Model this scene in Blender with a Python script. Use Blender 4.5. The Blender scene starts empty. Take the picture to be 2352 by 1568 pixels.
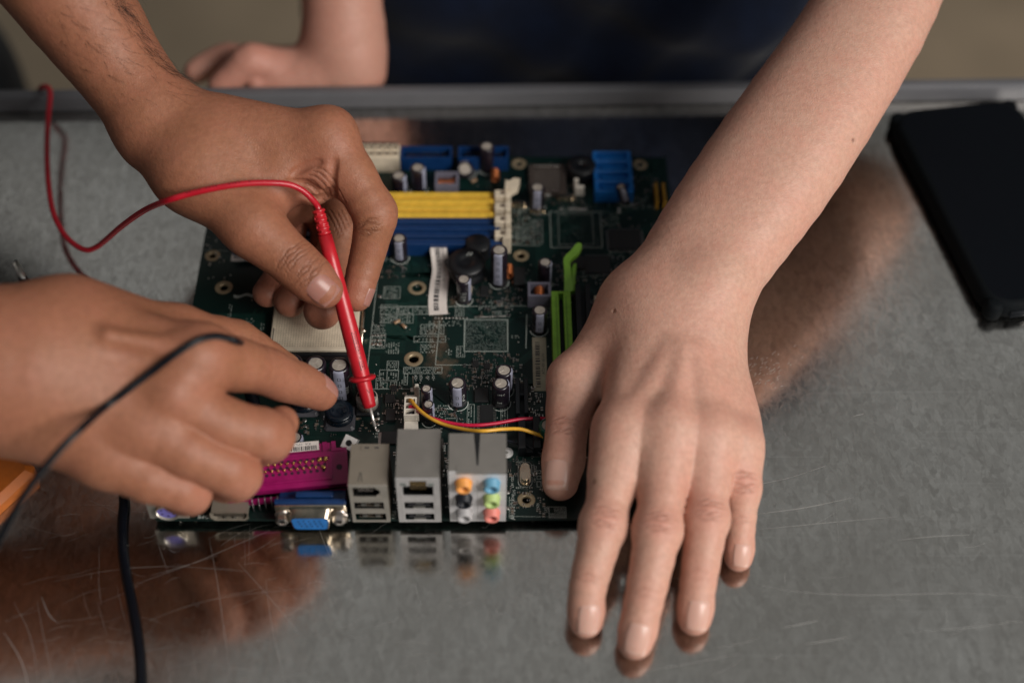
import bpy, bmesh, math, random
import numpy as np
from mathutils import Matrix, Vector

# ---------------------------------------------------------------- scene, camera, light
SC = bpy.context.scene
COL = SC.collection
MM = 0.001                       # all builders below work in millimetres
FPX, IW, IH = 3267.0, 2352.0, 1568.0      # 50 mm lens on a 36 mm sensor, photo measured at 2352 x 1568
CAM_LOC = np.array([149.262, -340.842, 540.017])
CAM_ANG = (0.879388593, -0.0213739766, 0.0174015177)


def cam_basis(pitch, yaw, roll):
    cp, sp = math.cos(pitch), math.sin(pitch)
    f = np.array([0, cp, -sp]); r = np.array([1.0, 0, 0]); u = np.cross(r, f)
    cy, sy = math.cos(yaw), math.sin(yaw)
    rz = np.array([[cy, -sy, 0], [sy, cy, 0], [0, 0, 1]])
    f, r, u = rz @ f, rz @ r, rz @ u
    cr, sr = math.cos(roll), math.sin(roll)
    return cr * r + sr * u, -sr * r + cr * u, f


CR, CU, CF = cam_basis(*CAM_ANG)
cam_data = bpy.data.cameras.new("camera")
cam = bpy.data.objects.new("camera", cam_data)
COL.objects.link(cam)
m = Matrix.Identity(4)
for i in range(3):
    m[i][0], m[i][1], m[i][2], m[i][3] = CR[i], CU[i], -CF[i], CAM_LOC[i] * MM
cam.matrix_world = m
cam_data.lens = 50.0
cam_data.sensor_width = 36.0
cam_data.clip_start = 0.01
cam_data.clip_end = 20.0
cam_data.dof.use_dof = True
cam_data.dof.focus_distance = 0.660
cam_data.dof.aperture_fstop = 3.0
cam_data.dof.aperture_blades = 0
SC.camera = cam

world = bpy.data.worlds.new("World")
SC.world = world
world.use_nodes = True
bg = world.node_tree.nodes["Background"]
bg.inputs[0].default_value = (0.80, 0.95, 1.0, 1)
bg.inputs[1].default_value = 0.055

SC.view_settings.view_transform = 'Standard'
SC.view_settings.look = 'None'
SC.view_settings.exposure = 0.0
SC.view_settings.gamma = 1.0


def area_lamp(name, loc, target, size, power, color):
    d = bpy.data.lights.new(name, 'AREA')
    d.shape = 'RECTANGLE'
    d.size, d.size_y = size
    d.energy = power
    d.color = color
    o = bpy.data.objects.new(name, d)
    COL.objects.link(o)
    o.location = [c * MM for c in loc]
    v = Vector(target) - Vector(loc)
    o.rotation_euler = v.to_track_quat('-Z', 'Y').to_euler()
    return o


area_lamp("window_light", (930, -580, 780), (150, 90, 0), (0.65, 0.65), 18.5, (1.0, 0.95, 0.89))
area_lamp("ceiling_light", (150, 900, 2100), (150, 900, 0), (5.0, 3.4), 11.5, (1.0, 0.97, 0.93))


def P(u, v, z=0.0):
    """the point at height z (mm) that the photograph shows at (u, v)"""
    d = CF * FPX + CR * (u - IW / 2) - CU * (v - IH / 2)
    return CAM_LOC + d * ((z - CAM_LOC[2]) / d[2])


def PD(u, v, depth):
    """the point at a distance depth (mm) along the lens axis that the photograph shows at (u, v)"""
    d = CF * FPX + CR * (u - IW / 2) - CU * (v - IH / 2)
    return CAM_LOC + d * (depth / FPX)


# ---------------------------------------------------------------- object helpers
def link_mesh(name, verts, faces, mats, parent=None, mat_ids=None, smooth=False, kind=None):
    me = bpy.data.meshes.new(name)
    me.from_pydata([tuple(float(c) * MM for c in v) for v in verts], [], faces)
    for mt in (mats if isinstance(mats, (list, tuple)) else [mats]):
        me.materials.append(mt)
    if mat_ids is not None:
        me.polygons.foreach_set("material_index", np.asarray(mat_ids, dtype=np.int32))
    if smooth:
        me.polygons.foreach_set("use_smooth", np.ones(len(me.polygons), dtype=bool))
    me.update()
    o = bpy.data.objects.new(name, me)
    COL.objects.link(o)
    if parent is not None:
        o.parent = parent
    if kind:
        o["kind"] = kind
    return o


def thing(name, label, cat, group=None):
    o = bpy.data.objects.new(name, None)
    o.empty_display_size = 0.01
    COL.objects.link(o)
    return tag(o, label, cat, group)


def tag(o, label, cat, group=None):
    o["label"] = label
    o["category"] = cat
    if group:
        o["group"] = group
    return o


class MB:
    """collects shapes, then links them as one mesh object"""
    def __init__(self):
        self.v, self.f, self.mi, self.sm = [], [], [], []

    def add(self, verts, faces, mi=0, smooth=False):
        n = len(self.v)
        self.v.extend([tuple(float(c) for c in p) for p in verts])
        for f in faces:
            self.f.append([i + n for i in f]); self.mi.append(mi); self.sm.append(smooth)

    def box(self, c, s, mi=0, rz=0.0, bev=0.0, top=None):
        """box centred at c with full sizes s; bev chamfers the vertical and top edges; top=(sx,sy) tapers"""
        cx, cy, cz = c
        hx, hy, hz = s[0] / 2, s[1] / 2, s[2] / 2
        ca, sa = math.cos(rz), math.sin(rz)

        def ring(x, y, z, b):
            pts = [(-x + b, -y), (x - b, -y), (x, -y + b), (x, y - b), (x - b, y), (-x + b, y), (-x, y - b), (-x, -y + b)] if b > 0 else [(-x, -y), (x, -y), (x, y), (-x, y)]
            return [(cx + ca * px - sa * py, cy + sa * px + ca * py, cz + z) for px, py in pts]
        tx, ty = (hx, hy) if top is None else (top[0] / 2, top[1] / 2)
        if bev > 0:
            rings = [ring(hx, hy, -hz, bev), ring(tx, ty, hz - bev, bev), ring(tx - bev, ty - bev, hz, bev * 0.6)]
        else:
            rings = [ring(hx, hy, -hz, 0), ring(tx, ty, hz, 0)]
        n = len(rings[0])
        vs = [p for r in rings for p in r]
        fs = [list(range(n))[::-1], [len(vs) - n + i for i in range(n)]]
        for k in range(len(rings) - 1):
            for i in range(n):
                j = (i + 1) % n
                fs.append([k * n + i, k * n + j, (k + 1) * n + j, (k + 1) * n + i])
        self.add(vs, fs, mi)

    def lathe(self, base, prof, n=20, mi=0, axis=(0, 0, 1), mis=None, smooth=True, cap0=True, cap1=True, xref=None):
        """prof: (r, h) pairs along the axis from base"""
        a = np.array(axis, float); a /= np.linalg.norm(a)
        x = np.array(xref, float) if xref is not None else (np.array([1.0, 0, 0]) if abs(a[0]) < 0.8 else np.array([0, 1.0, 0]))
        x = x - a * (x @ a); x /= np.linalg.norm(x); y = np.cross(a, x)
        b = np.array(base, float)
        vs, fs, ms = [], [], []
        for r, h in prof:
            for i in range(n):
                t = 2 * math.pi * i / n
                vs.append(b + a * h + (x * math.cos(t) + y * math.sin(t)) * r)
        for k in range(len(prof) - 1):
            for i in range(n):
                j = (i + 1) % n
                fs.append([k * n + i, k * n + j, (k + 1) * n + j, (k + 1) * n + i])
                ms.append(mi if mis is None else mis[k])
        s0 = len(self.f); n0 = len(self.v)
        self.v.extend([tuple(p) for p in vs])
        for f, q in zip(fs, ms):
            self.f.append([i + n0 for i in f]); self.mi.append(q); self.sm.append(smooth)
        if cap0:
            self.f.append([n0 + i for i in range(n)][::-1]); self.mi.append(ms[0]); self.sm.append(False)
        if cap1:
            self.f.append([n0 + (len(prof) - 1) * n + i for i in range(n)]); self.mi.append(ms[-1]); self.sm.append(False)

    def tube(self, pts, rad, n=10, mi=0, caps=True):
        pts = [np.array(p, float) for p in pts]
        m_ = len(pts)
        rads = rad if isinstance(rad, (list, tuple, np.ndarray)) else [rad] * m_
        tang = []
        for i in range(m_):
            t = pts[min(i + 1, m_ - 1)] - pts[max(i - 1, 0)]
            tang.append(t / (np.linalg.norm(t) + 1e-9))
        x = np.cross(tang[0], (0.12, 0.3, 1.0)); x /= np.linalg.norm(x)
        vs = []
        for i in range(m_):
            x = x - tang[i] * (x @ tang[i]); x /= np.linalg.norm(x)
            y = np.cross(tang[i], x)
            for k in range(n):
                a = 2 * math.pi * k / n
                vs.append(pts[i] + (x * math.cos(a) + y * math.sin(a)) * rads[i])
        fs = []
        for i in range(m_ - 1):
            for k in range(n):
                j = (k + 1) % n
                fs.append([i * n + k, i * n + j, (i + 1) * n + j, (i + 1) * n + k])
        self.add(vs, fs, mi, True)
        if caps:
            n0 = len(self.v) - len(vs)
            self.f.append([n0 + k for k in range(n)][::-1]); self.mi.append(mi); self.sm.append(False)
            self.f.append([n0 + (m_ - 1) * n + k for k in range(n)]); self.mi.append(mi); self.sm.append(False)

    def prism(self, poly, z0, z1, mi=0):
        n = len(poly)
        vs = [(x, y, z0) for x, y in poly] + [(x, y, z1) for x, y in poly]
        fs = [list(range(n))[::-1], [n + i for i in range(n)]]
        for i in range(n):
            j = (i + 1) % n
            fs.append([i, j, n + j, n + i])
        self.add(vs, fs, mi)

    def quad(self, a, b, c, d, mi=0):
        self.add([a, b, c, d], [[0, 1, 2, 3]], mi)

    def build(self, name, mats, parent=None, kind=None):
        o = link_mesh(name, self.v, self.f, mats, parent, self.mi, False, kind)
        o.data.polygons.foreach_set("use_smooth", np.array(self.sm, dtype=bool))
        return o


def spline(pts, n=10):
    """Catmull-Rom through pts"""
    p = [np.array(q, float) for q in pts]
    p = [2 * p[0] - p[1]] + p + [2 * p[-1] - p[-2]]
    out = []
    for i in range(1, len(p) - 2):
        for k in range(n):
            t = k / n
            a, b, c, d = p[i - 1], p[i], p[i + 1], p[i + 2]
            out.append(0.5 * (2 * b + (c - a) * t + (2 * a - 5 * b + 4 * c - d) * t * t + (3 * b - a - 3 * c + d) * t ** 3))
    out.append(p[-2])
    return out


# ---------------------------------------------------------------- materials
class NT:
    def __init__(self, name):
        self.m = bpy.data.materials.new(name)
        self.m.use_nodes = True
        self.t = self.m.node_tree
        self.b = self.t.nodes["Principled BSDF"]

    def n(self, kind, **kw):
        nd = self.t.nodes.new(kind)
        for k, v in kw.items():
            if k.startswith("i_"):
                key = k[2:].replace("_", " ")
                nd.inputs[key].default_value = v
            else:
                setattr(nd, k, v)
        return nd

    def l(self, a, b):
        self.t.links.new(a, b)

    def coord(self, scale=1.0):
        tc = self.n("ShaderNodeTexCoord")
        mp = self.n("ShaderNodeMapping")
        mp.inputs["Scale"].default_value = (scale, scale, scale) if not isinstance(scale, tuple) else scale
        self.l(tc.outputs["Object"], mp.inputs["Vector"])
        return mp.outputs["Vector"]

    def noise(self, scale, detail=4.0, rough=0.55, vec=None, dist=0.0):
        nd = self.n("ShaderNodeTexNoise")
        nd.inputs["Scale"].default_value = scale
        nd.inputs["Detail"].default_value = detail
        nd.inputs["Roughness"].default_value = rough
        nd.inputs["Distortion"].default_value = dist
        self.l(vec if vec is not None else self.coord(), nd.inputs["Vector"])
        return nd.outputs["Fac"]

    def ramp(self, fac, stops, interp='LINEAR'):
        r = self.n("ShaderNodeValToRGB")
        r.color_ramp.interpolation = interp
        e = r.color_ramp.elements
        while len(e) < len(stops):
            e.new(0.5)
        for k, (pos, c) in enumerate(stops):
            e[k].position = pos
            e[k].color = (c[0], c[1], c[2], 1) if not isinstance(c, (int, float)) else (c, c, c, 1)
        self.l(fac, r.inputs["Fac"])
        return r.outputs["Color"]

    def mix(self, fac, a, b, blend='MIX'):
        x = self.n("ShaderNodeMix", data_type='RGBA', blend_type=blend)
        for sock, val in ((x.inputs[0], fac), (x.inputs[6], a), (x.inputs[7], b)):
            if isinstance(val, (int, float)):
                sock.default_value = val
            elif isinstance(val, tuple):
                sock.default_value = (val[0], val[1], val[2], 1)
            else:
                self.l(val, sock)
        return x.outputs[2]

    def math(self, op, a, b=None, c=None):
        x = self.n("ShaderNodeMath", operation=op)
        for k, val in enumerate((a, b, c)):
            if val is None:
                continue
            if isinstance(val, (int, float)):
                x.inputs[k].default_value = val
            else:
                self.l(val, x.inputs[k])
        return x.outputs[0]

    def bump(self, height, strength, dist, normal=None):
        x = self.n("ShaderNodeBump")
        x.inputs["Strength"].default_value = strength
        x.inputs["Distance"].default_value = dist
        self.l(height, x.inputs["Height"])
        if normal is not None:
            self.l(normal, x.inputs["Normal"])
        return x.outputs["Normal"]

    def set(self, **kw):
        for k, v in kw.items():
            s = self.b.inputs[k.replace("_", " ")]
            if isinstance(v, tuple):
                s.default_value = (v[0], v[1], v[2], 1) if len(v) == 3 and s.type == 'RGBA' else v
            elif isinstance(v, (int, float)):
                s.default_value = v
            else:
                self.l(v, s)
        return self


def plain(name, col, rough=0.5, metal=0.0, var=0.12, scale=220.0, bump=0.0, spec=0.5, coat=0.0):
    """a simple surface with slight uneven colour and gloss"""
    t = NT(name)
    f = t.noise(scale, 3.0)
    lo = tuple(c * (1 - var) for c in col); hi = tuple(min(1, c * (1 + var)) for c in col)
    t.set(Base_Color=t.ramp(f, [(0.3, lo), (0.7, hi)]), Metallic=metal,
          Roughness=t.math('MULTIPLY_ADD', f, 0.2, max(0.02, rough - 0.1)), Specular_IOR_Level=spec)
    if coat:
        t.set(Coat_Weight=coat, Coat_Roughness=0.15)
    if bump:
        t.set(Normal=t.bump(t.noise(scale * 6, 2.0), bump, 0.0003))
    return t.m
# ---------------------------------------------------------------- setting: wall and steel worktable
def proj(p):
    d = np.asarray(p, float) - CAM_LOC
    z = d @ CF
    return IW / 2 + FPX * (d @ CR) / z, IH / 2 - FPX * (d @ CU) / z


def zfor(x, y, v):
    """height at which the point above (x, y) shows at image row v"""
    lo, hi = -20.0, 200.0
    for _ in range(50):
        md = (lo + hi) / 2
        if proj((x, y, md))[1] > v:
            lo = md
        else:
            hi = md
    return lo


def make_wall():
    t = NT("painted_wall")
    n = t.noise(3.0, 5.0, 0.6)
    t.set(Base_Color=t.ramp(n, [(0.3, (0.42, 0.41, 0.39)), (0.7, (0.48, 0.47, 0.45))]), Roughness=0.85,
          Normal=t.bump(t.noise(90.0, 4.0), 0.25, 0.002))
    mb = MB()
    mb.box((0, 2900, 600), (7200, 60, 3200))
    o = mb.build("wall", t.m)
    o["kind"] = "structure"
    mb = MB()
    mb.box((0, 900, -960), (7200, 4800, 40))
    t2 = plain("floor_paint", (0.62, 0.475, 0.33), 0.75, scale=6)
    o = mb.build("floor", t2)
    o["kind"] = "structure"


def steel_material():
    t = NT("galvanised_steel")
    vec = t.coord((1.0, 0.55, 1.0))
    warp = t.n("ShaderNodeVectorMath", operation='ADD')
    nz = t.n("ShaderNodeTexNoise"); nz.inputs["Scale"].default_value = 150.0; nz.inputs["Detail"].default_value = 4.0
    t.l(vec, nz.inputs["Vector"])
    sc = t.n("ShaderNodeVectorMath", operation='SCALE'); sc.inputs["Scale"].default_value = 0.007
    t.l(nz.outputs["Color"], sc.inputs[0])
    t.l(vec, warp.inputs[0]); t.l(sc.outputs[0], warp.inputs[1])
    v = t.n("ShaderNodeTexVoronoi"); v.inputs["Scale"].default_value = 640.0
    t.l(warp.outputs[0], v.inputs["Vector"])
    v2 = t.n("ShaderNodeTexVoronoi"); v2.inputs["Scale"].default_value = 300.0
    t.l(warp.outputs[0], v2.inputs["Vector"])
    s1 = t.n("ShaderNodeSeparateColor"); t.l(v.outputs["Color"], s1.inputs[0])
    s2 = t.n("ShaderNodeSeparateColor"); t.l(v2.outputs["Color"], s2.inputs[0])
    big = t.noise(9.0, 5.0, 0.6)
    streak = t.noise(14.0, 4.0, 0.6, t.coord((12.0, 0.6, 1.0)))
    fac = t.math('ADD', t.math('MULTIPLY', t.math('ADD', s1.outputs[0], s2.outputs[1]), 0.32), t.math('MULTIPLY', t.noise(170.0, 5.0, 0.7), 0.36))
    col = t.ramp(fac, [(0.22, (0.445, 0.43, 0.405)), (0.5, (0.575, 0.56, 0.53)), (0.78, (0.70, 0.685, 0.65))])
    col = t.mix(t.math('MULTIPLY', t.ramp(big, [(0.42, 0.0), (0.72, 1.0)]), 0.35), col, (0.48, 0.47, 0.45))
    col = t.mix(t.math('MULTIPLY', t.ramp(streak, [(0.48, 0.0), (0.62, 1.0)]), 0.14), col, (0.72, 0.71, 0.69))
    patch = t.noise(5.5, 7.0, 0.66)
    col = t.mix(t.math('MULTIPLY', t.ramp(patch, [(0.40, 0.0), (0.64, 1.0)]), 0.50), col, (0.40, 0.375, 0.34))
    tc = t.n('ShaderNodeTexCoord'); mp = t.n('ShaderNodeMapping')
    mp.inputs['Rotation'].default_value = (0, 0, 0.10); mp.inputs['Scale'].default_value = (7.0, 420.0, 1.0)
    t.l(tc.outputs['Object'], mp.inputs['Vector'])
    fine = t.ramp(t.noise(1.0, 3.0, 0.6, mp.outputs['Vector']), [(0.60, 0.0), (0.74, 1.0)])
    mp2 = t.n('ShaderNodeMapping'); mp2.inputs['Rotation'].default_value = (0, 0, 1.45); mp2.inputs['Scale'].default_value = (6.0, 500.0, 1.0)
    t.l(tc.outputs['Object'], mp2.inputs['Vector'])
    fine2 = t.ramp(t.noise(1.0, 3.0, 0.6, mp2.outputs['Vector']), [(0.64, 0.0), (0.76, 1.0)])
    fine = t.math('MAXIMUM', fine, fine2)
    col = t.mix(t.math('MULTIPLY', fine, 0.28), col, (0.80, 0.78, 0.75))
    rough = t.math('ADD', t.math('MULTIPLY', s1.outputs[1], 0.07), t.math('MULTIPLY_ADD', big, 0.17, 0.05))
    b = t.bump(fac, 0.08, 0.0002)
    b = t.bump(t.noise(22.0, 2.0), 0.05, 0.002, b)
    t.set(Base_Color=col, Metallic=1.0, Roughness=rough, Normal=b)
    return t.m


def rail_y(x):
    return 276.6 + 0.0228 * x


def make_table():
    root = thing("worktable", "grey galvanised steel worktable, scratched, with a rail along its rear edge", "worktable")
    steel = steel_material()
    mb = MB()
    x0, x1, yf = -620.0, 900.0, -420.0
    ya, yb = rail_y(x0) + 9, rail_y(x1) + 9
    vs = [(x0, yf, 0), (x1, yf, 0), (x1, yb, 0), (x0, ya, 0)]
    vs += [(x, y, -25.0) for x, y, z in vs]
    mb.add(vs, [[0, 1, 2, 3], [7, 6, 5, 4], [0, 4, 5, 1], [1, 5, 6, 2], [2, 6, 7, 3], [3, 7, 4, 0]])
    mb.build("tabletop", steel, root)
    # rear rail: a folded lip with a rounded upper edge
    prof = [(0.0, 0.15), (-0.6, 1.2), (0.2, 7.4), (0.9, 9.4), (2.2, 10.2), (6.6, 10.3), (7.8, 9.4), (8.0, 0.15)]
    mb = MB()
    n = 24
    xs = np.linspace(x0, x1, n)
    vs, fs = [], []
    for x in xs:
        for dy, z in prof:
            vs.append((x, rail_y(x) + dy, z))
    k = len(prof)
    for i in range(n - 1):
        for j in range(k - 1):
            fs.append([i * k + j, (i + 1) * k + j, (i + 1) * k + j + 1, i * k + j + 1])
    fs.append(list(range(k))); fs.append([(n - 1) * k + j for j in range(k)][::-1])
    mb.add(vs, fs)
    railm = NT("rail_steel")
    nz = railm.noise(40.0, 4.0, 0.6, railm.coord((0.4, 1.0, 1.0)))
    railm.set(Base_Color=railm.ramp(nz, [(0.3, (0.105, 0.107, 0.118)), (0.7, (0.15, 0.15, 0.162))]), Metallic=0.2, Roughness=0.42)
    mb.build("rail", railm.m, root)
    # worn bright streaks along the foot of the rail
    rs = random.Random(4)
    mb = MB()
    for _ in range(34):
        x = rs.uniform(60, 330); L = rs.uniform(5, 26)
        z = rs.uniform(1.4, 3.6)
        mb.add([(x, rail_y(x) - 0.62 + z * 0.10, z), (x + L, rail_y(x + L) - 0.62 + z * 0.10, z), (x + L, rail_y(x + L) - 0.52 + z * 0.13, z + 0.6), (x, rail_y(x) - 0.52 + z * 0.13, z + 0.6)], [[0, 1, 2, 3]])
    scr = NT("scratched_metal"); scr.set(Base_Color=(0.66, 0.65, 0.63), Metallic=0.8, Roughness=0.5)
    mb.build("worn_edge", scr.m, root, "stuff")
    # table legs
    for lx, ly in ((-560, -360), (840, -360), (-560, 240), (840, 250)):
        mb = MB(); mb.box((lx, ly, -480), (40, 40, 910), bev=4)
        mb.build("leg", steel, root)
    # scratches in the surface
    mb = MB()

    def scratch(pts, w):
        p = spline(pts, 6)
        L, R = [], []
        m_ = len(p)
        for i in range(m_):
            t = p[min(i + 1, m_ - 1)] - p[max(i - 1, 0)]; t /= np.linalg.norm(t) + 1e-9
            s = np.array([-t[1], t[0], 0]) * w * 0.26 * (0.25 + 0.75 * math.sin(math.pi * (i + 0.3) / (m_ - 0.4)))
            L.append(p[i] + s); R.append(p[i] - s)
        n0 = len(L)
        mb.add(L + R, [[i, n0 + i, n0 + i + 1, i + 1] for i in range(n0 - 1)])
    Z = 0.035
    S = lambda L, w=0.22: scratch([P(u, v, Z) for u, v in L], w)
    S([(300, 1345), (450, 1290), (560, 1243), (620, 1218)], 0.26)
    S([(342, 1322), (420, 1300), (500, 1275)], 0.2)
    S([(480, 1235), (498, 1330), (515, 1450), (532, 1568)], 0.24)
    S([(545, 1290), (600, 1350), (660, 1420), (690, 1460)], 0.2)
    S([(610, 1330), (625, 1440), (655, 1568)], 0.2)
    S([(8, 1450), (40, 1500), (58, 1545), (66, 1600)], 0.6)
    S([(95, 1370), (112, 1410), (132, 1430)], 0.5)
    S([(30, 1380), (62, 1440), (78, 1500), (88, 1568)], 0.22)
    S([(85, 1380), (100, 1460), (122, 1568)], 0.2)
    S([(120, 1335), (250, 1310), (400, 1300), (560, 1312)], 0.16)
    S([(330, 1430), (420, 1395), (520, 1370), (700, 1350)], 0.16)
    S([(1560, 1140), (1700, 1118), (1800, 1100), (1890, 1072)], 0.25)
    S([(1740, 1180), (1850, 1165), (1960, 1142)], 0.4)
    S([(1745, 1215), (1900, 1200), (2060, 1186)], 0.3)
    S([(1750, 1345), (1850, 1360), (2000, 1366), (2200, 1362), (2352, 1370)], 0.26)
    S([(1800, 1440), (1840, 1433), (1880, 1424)], 0.45)
    S([(1850, 1478), (1900, 1471), (1950, 1462)], 0.4)
    S([(2060, 1240), (2150, 1231), (2230, 1228)], 0.3)
    S([(1960, 955), (1985, 950)], 0.5); S([(1850, 1085), (1895, 1070)], 0.4)
    S([(1480, 1540), (1600, 1520), (1700, 1500)], 0.2)
    S([(2100, 1450), (2230, 1440), (2352, 1425)], 0.2)
    rs = random.Random(11)
    for _ in range(150):
        u, v = rs.uniform(-50, 2400), rs.uniform(1130, 1600)
        if rs.random() < 0.45:
            u, v = rs.uniform(0, 700), rs.uniform(1230, 1600)
        a = rs.gauss(-0.12, 0.25) if rs.random() < 0.75 else rs.gauss(1.45, 0.12)
        L = rs.uniform(15, 110)
        bend = rs.uniform(-6, 6)
        S([(u, v), (u + L * 0.5 * math.cos(a), v + L * 0.5 * math.sin(a) + bend), (u + L * math.cos(a), v + L * math.sin(a))], rs.uniform(0.06, 0.16))
    for _ in range(60):                      # small bright nicks by the wrist
        u, v = rs.gauss(1760, 30), rs.gauss(850, 22)
        S([(u, v), (u + rs.uniform(2, 9), v - rs.uniform(2, 7))], 0.35)
    mb.build("scratch", scr.m, root, "stuff")
    return root


make_wall()
make_table()
# ---------------------------------------------------------------- skin surfaces: smooth-blended tapered limbs, polygonised
def smin(a, b, k):
    if k <= 0:
        return np.minimum(a, b)
    h = np.maximum(k - np.abs(a - b), 0.0) / k
    return np.minimum(a, b) - h * h * k * 0.25


def d_cone(p, a, b, ra, rb):
    """distance to a tapered limb between two round ends"""
    ba = b - a
    l2 = float(ba @ ba)
    pa = p - a
    if l2 < 1e-9:
        return np.sqrt((pa * pa).sum(-1)) - ra
    t = np.clip(pa @ (ba / l2), 0.0, 1.0)
    pa = pa - t[..., None] * ba
    return np.sqrt((pa * pa).sum(-1)) - (ra + (rb - ra) * t)


def d_ell(p, c, axes, r):
    q = ((p - c) @ axes) / r
    k0 = np.linalg.norm(q, axis=-1)
    k1 = np.linalg.norm(q / r, axis=-1)
    return np.where(k1 > 1e-9, k0 * (k0 - 1.0) / np.maximum(k1, 1e-9), -min(r))


class Flesh:
    """prims of the base are blended in turn; each finger is blended with the base on its own, so fingers stay apart"""
    def __init__(self):
        self.base, self.fingers, self.cuts = [], [], []

    @staticmethod
    def cone(a, b, ra, rb, k=6.0):
        return ('c', np.array(a, float), np.array(b, float), float(ra), float(rb), float(k))

    @staticmethod
    def ball(c, r, k=6.0, axes=None):
        c = np.array(c, float)
        if isinstance(r, (int, float)):
            return ('c', c, c, float(r), float(r), float(k))
        return ('e', c, np.eye(3) if axes is None else np.array(axes, float).T, np.array(r, float), 0, float(k))

    def add(self, *a, **k):
        self.base.append(self.cone(*a, **k))

    def addball(self, *a, **k):
        self.base.append(self.ball(*a, **k))

    @classmethod
    def limb(cls, pts, rads, k, sub=3):
        """a bent limb as one prim: its own segments join without swelling"""
        if sub > 1:
            pr = spline([np.append(np.array(p, float), r) for p, r in zip(pts, rads)], sub)
            pts, rads = [p[:3] for p in pr], [p[3] for p in pr]
        return ('g', [cls.cone(pts[i], pts[i + 1], rads[i], rads[i + 1], 0.8) for i in range(len(pts) - 1)], 0, 0, 0, float(k))

    def chain(self, pts, rads, k=6.0, sub=3):
        self.base.append(self.limb(pts, rads, k, sub))

    def finger(self, pts, rads, kroot=8.0, kj=2.5, extra=(), nroot=1):
        """root segments blend softly with the hand, the rest only closely"""
        n = 3
        pr = spline([np.append(np.array(p, float), r) for p, r in zip(pts, rads)], n)
        c = nroot * n
        a, b = pr[:c + 1], pr[c:]
        fg = [self.limb([p[:3] for p in a], [p[3] for p in a], kroot, 1)]
        if len(b) > 1:
            fg.append(self.limb([p[:3] for p in b], [p[3] for p in b], kj, 1))
        self.fingers.append(fg + list(extra))

    def cut(self, pts, rad, k=1.5):
        """a groove pressed into the skin along pts"""
        for i in range(len(pts) - 1):
            self.cuts.append(self.cone(pts[i], pts[i + 1], rad, rad, k))

    @staticmethod
    def box_of(pr):
        if pr[0] == 'g':
            bs = [Flesh.box_of(c) for c in pr[1]]
            return np.min([b[0] for b in bs], 0), np.max([b[1] for b in bs], 0)
        if pr[0] == 'c':
            r = max(pr[3], pr[4])
            return np.minimum(pr[1], pr[2]) - r, np.maximum(pr[1], pr[2]) + r
        r = max(pr[3])
        return pr[1] - r, pr[1] + r

    def index(self):
        """boxes of every prim, so that far prims can be skipped at once"""
        key = (len(self.base), sum(len(f) for f in self.fingers), len(self.cuts))
        if getattr(self, '_key', None) == key:
            return
        self._key = key
        flat = []

        def reg(pr):
            if pr[0] == 'g':
                ids = []
                for c in pr[1]:
                    flat.append(c); ids.append(len(flat) - 1)
                return (pr, ids)
            flat.append(pr)
            return (pr, [len(flat) - 1])
        self._b = [reg(p) for p in self.base]
        self._f = [[reg(p) for p in f] for f in self.fingers]
        self._c = [reg(p) for p in self.cuts]
        bx = [self.box_of(p) for p in flat]
        self._lo = np.array([b[0] for b in bx]); self._hi = np.array([b[1] for b in bx])
        self._flat = flat

    def pd(self, rec, p, on):
        pr, ids = rec
        if pr[0] == 'c':
            return d_cone(p, pr[1], pr[2], pr[3], pr[4])
        if pr[0] == 'g':
            d = None
            for k in ids:
                if on[k]:
                    c = self._flat[k]
                    e = d_cone(p, c[1], c[2], c[3], c[4])
                    d = e if d is None else smin(d, e, c[5])
            return d
        return d_ell(p, pr[1], pr[2], pr[3])

    def ev(self, p, lo=None, hi=None, pad=26.0):
        self.index()
        if lo is None:
            lo, hi = p.reshape(-1, 3).min(0), p.reshape(-1, 3).max(0)
        on = ((self._lo - pad <= hi) & (self._hi + pad >= lo)).all(1).tolist()
        d = np.full(p.shape[:-1], 60.0)
        for rec in self._b:
            if any(on[k] for k in rec[1]):
                d = smin(d, self.pd(rec, p, on), rec[0][5])
        out = d
        for fg in self._f:
            f = None
            for rec in fg:
                if any(on[k] for k in rec[1]):
                    f = smin(d if f is None else f, self.pd(rec, p, on), rec[0][5])
            if f is not None:
                out = np.minimum(out, f)
        for rec in self._c:
            if on[rec[1][0]]:
                out = -smin(-out, self.pd(rec, p, on), rec[0][5])
        return out

    def prims(self):
        out = []
        for pr in self.base + [q for f in self.fingers for q in f]:
            out.extend(pr[1] if pr[0] == 'g' else [pr])
        return out

    def bounds(self):
        lo, hi = np.full(3, 1e9), np.full(3, -1e9)
        for pr in self.prims():
            r = max(pr[3], pr[4]) if pr[0] == 'c' else max(pr[3])
            pts = [pr[1], pr[2]] if pr[0] == 'c' else [pr[1]]
            for q in pts:
                lo = np.minimum(lo, q - r); hi = np.maximum(hi, q + r)
        return lo - 3, hi + 3

    def polygonise(self, h=0.7, B=14, clip=None):
        """surface nets over the blocks the surface passes through"""
        lo, hi = self.bounds()
        if clip is not None:
            lo, hi = np.maximum(lo, clip[0]), np.minimum(hi, clip[1])
        nb = np.ceil((hi - lo) / (h * B)).astype(int)
        gi = np.arange(B + 1)
        cells, verts, quads = [], [], []
        N = (nb * B + 2).astype(np.int64)
        cen = np.stack(np.meshgrid(*[lo[a] + (np.arange(nb[a]) + 0.5) * B * h for a in range(3)], indexing='ij'), -1).reshape(-1, 3)
        idx = np.stack(np.meshgrid(*[np.arange(nb[a]) for a in range(3)], indexing='ij'), -1).reshape(-1, 3)
        # coarse test
        keep = np.zeros(len(cen), bool)
        rad = B * h * 0.87
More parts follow.
